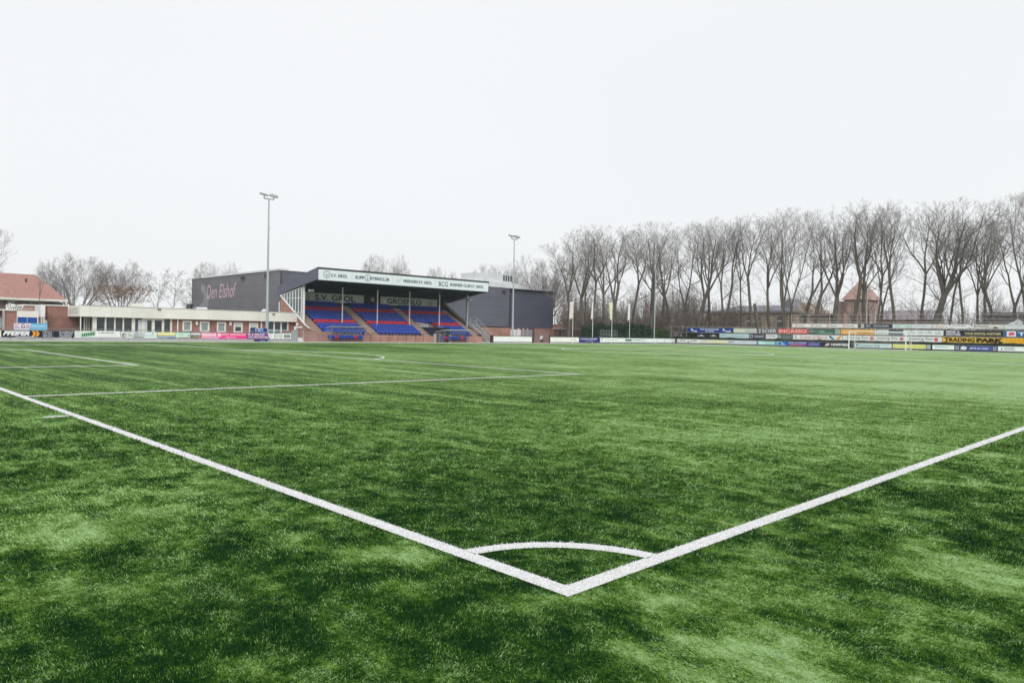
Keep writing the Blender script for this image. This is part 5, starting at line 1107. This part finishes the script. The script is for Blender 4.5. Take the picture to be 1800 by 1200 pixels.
kind('P', 15, 11, .09, .25, 1, .1, dens=1.0, wob=.05, wide=.8, thin=1.1)
def fence_dist(px):
    v = ray(px, hor(px)); v = v[:2]/np.hypot(v[0], v[1]); return min((75.8-CAM[1])/v[1] if v[1] > 0 else 1e9, (116.0-CAM[0])/v[0] if v[0] > 0 else 1e9)
def tree(k, px, d, ytop, label, wx=1., rot=0, group=None, lean=0, name='bare_tree', bark=None):
    src, top, used = KINDS[k]; d = max(d, fence_dist(px)+2+abs(d-112)*.35) if px > 980 else d; x, y = at(px, d); H = zat(px, ytop, d)+.1; s = H/top
    if not used: t = src; KINDS[k][2] = True
    else:
        t = src.copy(); col.objects.link(t)
        for c in list(src.children): c2 = c.copy(); col.objects.link(c2); c2.parent = t
    t.name = name; t.location = (x, y, -.16); t.scale = (s*wx, s*wx, s); t.rotation_euler = (0, lean, rot); tag(t, label, 'tree')
    if group: t['group'] = group
    elif 'group' in t: del t['group']
    return t
GR = 'tall bare trees lining the right side of the ground'
rows = [  # kind, bearing, distance, top row, width, label
 ('F', 999, 112, 425, 1.3, 'bare tree bending left over the orange annex, first of the tall row'),
 ('A', 1022, 116, 402, 1.05, 'tall bare tree between the first and second flagpoles'),
 ('S2', 1031, 128, 455, .8, 'small bushy bare tree just left of the second flagpole'),
 ('D', 1040, 114, 396, .95, 'straight slim bare tree right behind the second flagpole'),
 ('I', 1058, 118, 402, .85, 'bare tree left of the wire cage with upright crown'),
 ('B', 1070, 113, 396, .95, 'leaning bare tree directly behind the cream yellow flag'),
 ('K', 1088, 117, 394, .9, 'forked bare tree between the cream and the white flag'),
 ('C', 1143, 113, 390, 1.15, 'large twin trunked bare tree behind the thin bare pole'),
 ('H', 1185, 119, 440, 1.1, 'slim twisted bare tree above the left end of the frame'),
 ('E', 1224, 126, 382, 1.05, 'stout broad bare tree above the left part of the blue board'),
 ('F', 1266, 124, 384, .85, 'bare tree standing close on the left of a twin over the blue board end'),
 ('B', 1273, 125, 380, .9, 'right one of two close bare trunks over the blue board end'),
 ('D', 1300, 128, 392, .8, 'thin crooked bare tree before the school wall'),
 ('J', 1321, 125, 374, 1.0, 'bare tree over the purple disc board'),
 ('I', 1353, 127, 372, .95, 'bare tree above the SOER board'),
 ('C', 1380, 125, 362, 1.0, 'thick double bare trunk above the red INCASSO board'),
 ('G', 1389, 129, 372, .8, 'bare trunk half hidden right of the thick double trunk'),
 ('K', 1431, 126, 362, 1.05, 'bare tree curving above the green board'),
 ('E', 1459, 126, 366, 1.0, 'stout bare tree left of the chapel'),
 ('B', 1493, 124, 352, 1.1, 'straight bare tree in front of the chapel roof'),
 ('A', 1517, 127, 358, 1.0, 'bare tree at the right slope of the chapel roof'),
 ('H', 1531, 131, 400, 1.0, 'thin bare tree just right of the chapel'),
 ('D', 1541, 125, 365, .9, 'slim bare tree second right of the chapel'),
 ('G', 1548, 129, 378, .85, 'bare tree rising before the left end of the long low building'),
 ('J', 1572, 126, 352, .95, 'bare tree with narrow fork over the long low building'),
 ('D', 1619, 127, 356, 1.0, 'straight bare trunk left of the stoutest tree'),
 ('E', 1637, 124, 352, 1.3, 'stoutest bare tree with spreading crown above the crowned word board'),
 ('F', 1655, 127, 372, .95, 'dark bare tree close on the right of the stoutest one'),
 ('H', 1662, 130, 395, 1.2, 'thin leaning bare tree above MEDIA DOCTORS'),
 ('J', 1694, 127, 378, .8, 'bare tree with knotted kink over the gold slogan'),
 ('I', 1720, 128, 384, .8, 'slender bare tree above the end of TRADINGPARK'),
 ('K', 1750, 125, 362, .95, 'bare tree left of the dark shed'),
 ('G', 1780, 124, 352, 1.0, 'bare tree over the right end of the shed'),
 ('C', 1797, 122, 338, 1.1, 'bare tree cut by the right photo edge'),
 ('E', 1850, 122, 335, 1.1, 'bare tree just outside the right photo edge'),
]
rows += [(k, p_, d_, t_, w_, l_) for k, p_, d_, t_, w_, l_ in (
 ('J', 1110, 140, 402, .95, 'bare tree in the second line behind the white flag'),
 ('A', 1165, 146, 400, 1.0, 'bare tree in the second line between the twin trunk and the twisted tree'),
 ('G', 1204, 150, 396, .95, 'bare tree in the second line above the left edge of the blue board'),
 ('I', 1247, 146, 388, 1.0, 'bare tree in the second line over the middle of the blue board'),
 ('K', 1410, 146, 370, 1.0, 'bare tree in the second line over the pointed gable'),
 ('I', 1735, 146, 372, 1.0, 'bare tree in the second line left above the dark shed'))]
rg = random.Random(21)
for k, px_, d_, yt, wx, lb in rows:
    kk = {'S2': 'I'}.get(k, k)
    tree(kk, px_, d_, yt, lb, wx*(1.22 if px_ < 1215 else 1.0), rg.uniform(0, 6.28), GR, lean=rg.uniform(-.018, .018))
for k, px_, d_, yt, wx, lb in (
 ('R', 132, 150, 446, 1.0, 'round broad bare tree rising above the clubhouse roof'),
 ('S', 213, 140, 456, 1.0, 'bare tree with brown leaves low down above the clubhouse'),
 ('E', -22, 92, 400, 1.1, 'bare tree reaching in from the left photo edge above the red roof'),
 ('H', 66, 88, 452, .5, 'thin leaning sapling in front of the red tiled roof'),
 ('P', 275, 120, 476, 1.3, 'slender conical bare tree above the clubhouse, left one of two'),
 ('P', 303, 118, 470, 1.4, 'slender conical bare tree above the clubhouse, right one of two'),
 ('P', 332, 150, 506, 2.0, 'small bushy bare tree left of the hall corner'),
 ('R', 383, 170, 460, .8, 'bare treetop over the far roof edge of the hall'),
 ('R', 679, 150, 447, .72, 'bare treetop behind the middle of the stand roof'),
 ('S', 775, 160, 469, .75, 'bare treetop behind the right part of the stand roof'),
 ('R', 872, 150, 462, .8, 'bare treetop behind the rooftop units of the hall'),
 ('R', 955, 145, 448, .95, 'bare round tree behind the right end of the hall'),
 ('I', 935, 160, 475, .9, 'low bare treetop over the sloping pale roof end')):
    tree(k, px_, d_, yt, lb, wx, rg.uniform(0, 6.28), lean=.12 if px_ == 66 else 0)
# broken snag
x_, y_ = at(1338, 131); sn = thing('broken_trunk', 'leaning broken tree trunk before the school wall', 'tree')
MB().bar((x_, y_, -.2), (x_-.3, y_+1.2, 7.2), .38, 8, .28).build('trunk', BARK, sn)
MB().bar((x_-.2, y_+.8, 4.6), (x_-.6, y_+2.2, 6.6), .08, 5, .04).build('branch', BARK, sn); settle(sn, (x_, y_, -.16))

# distant thicket: too many stems to count
def thicket(label, n, pxr, dr, hr, mt, seed, ystop=None):
    rs = random.Random(seed); mb = MB()
    for k in range(n):
        px_ = rs.uniform(*pxr); d_ = rs.uniform(*dr); d_ = max(d_, fence_dist(px_)+(5 if px_ > 1190 else 3)+rs.uniform(0, 22)); x, y = at(px_, d_); H = rs.uniform(*hr)*(.7+.6*float(vnoise(px_/55., d_/40., seed)))
        lx, ly = rs.gauss(0, .10)*H, rs.gauss(0, .10)*H; top = np.array([x+lx, y+ly, H]); r = rs.uniform(.02, .055)
        mb.bar((x, y, -.16), top, r, 3, .015, cap=False)
        for j in range(rs.randint(6, 12)):
            t = rs.uniform(.2, .95); p = np.array([x+lx*t, y+ly*t, H*t]); az = rs.uniform(0, 6.28); L = H*rs.uniform(.1, .32)*(1.2-t)
            q = p+np.array([math.cos(az)*L*.8, math.sin(az)*L*.8, L*rs.uniform(.2, 1.0)]); mb.bar(p, q, .02, 3, .012, cap=False)
            for i in range(2):
                az2 = az+rs.uniform(-1.2, 1.2); u = p+(q-p)*rs.uniform(.3, .9); mb.bar(u, u+np.array([math.cos(az2)*L*.4, math.sin(az2)*L*.4, L*rs.uniform(.1, .5)]), .014, 3, .01, cap=False)
    return tag(mb.build('thicket', mt), label, 'undergrowth', kind='stuff')
UG = mat('undergrowth_twig', (.19, .155, .125), .95, .3, .5, spec=.05); UF = mat('far_wood_twig', (.24, .22, .225), .95, .2, .3, spec=.05)
thicket('grey brown bare undergrowth below the tall trees', 1150, (985, 1300), (118, 150), (4.5, 11), UG, 5)
thicket('thin bare undergrowth behind the raised boards', 480, (1290, 1900), (130, 148), (3.5, 7.5), UG, 6)
thicket('distant grey wood on the horizon', 1500, (975, 1900), (190, 260), (6, 12), UF, 7)
thicket('distant grey wood behind the hall and clubhouse', 220, (60, 420), (190, 240), (4, 7), UF, 8)

# ================================================================== THIN WINTER HAZE
hz = MB().box(-160, 330, -160, 330, -1.3, 34).build('haze', [])
hm = bpy.data.materials.new('haze'); hm.use_nodes = True; n = hm.node_tree; n.nodes.clear()
pv = n.nodes.new('ShaderNodeVolumePrincipled'); pv.inputs['Color'].default_value = (.93, .95, 1, 1); pv.inputs['Density'].default_value = .0003; pv.inputs['Anisotropy'].default_value = .0
om = n.nodes.new('ShaderNodeOutputMaterial'); n.links.new(pv.outputs[0], om.inputs['Volume']); hz.data.materials.append(hm)
tag(hz, 'thin pale winter haze over the whole ground', 'haze', kind='stuff')
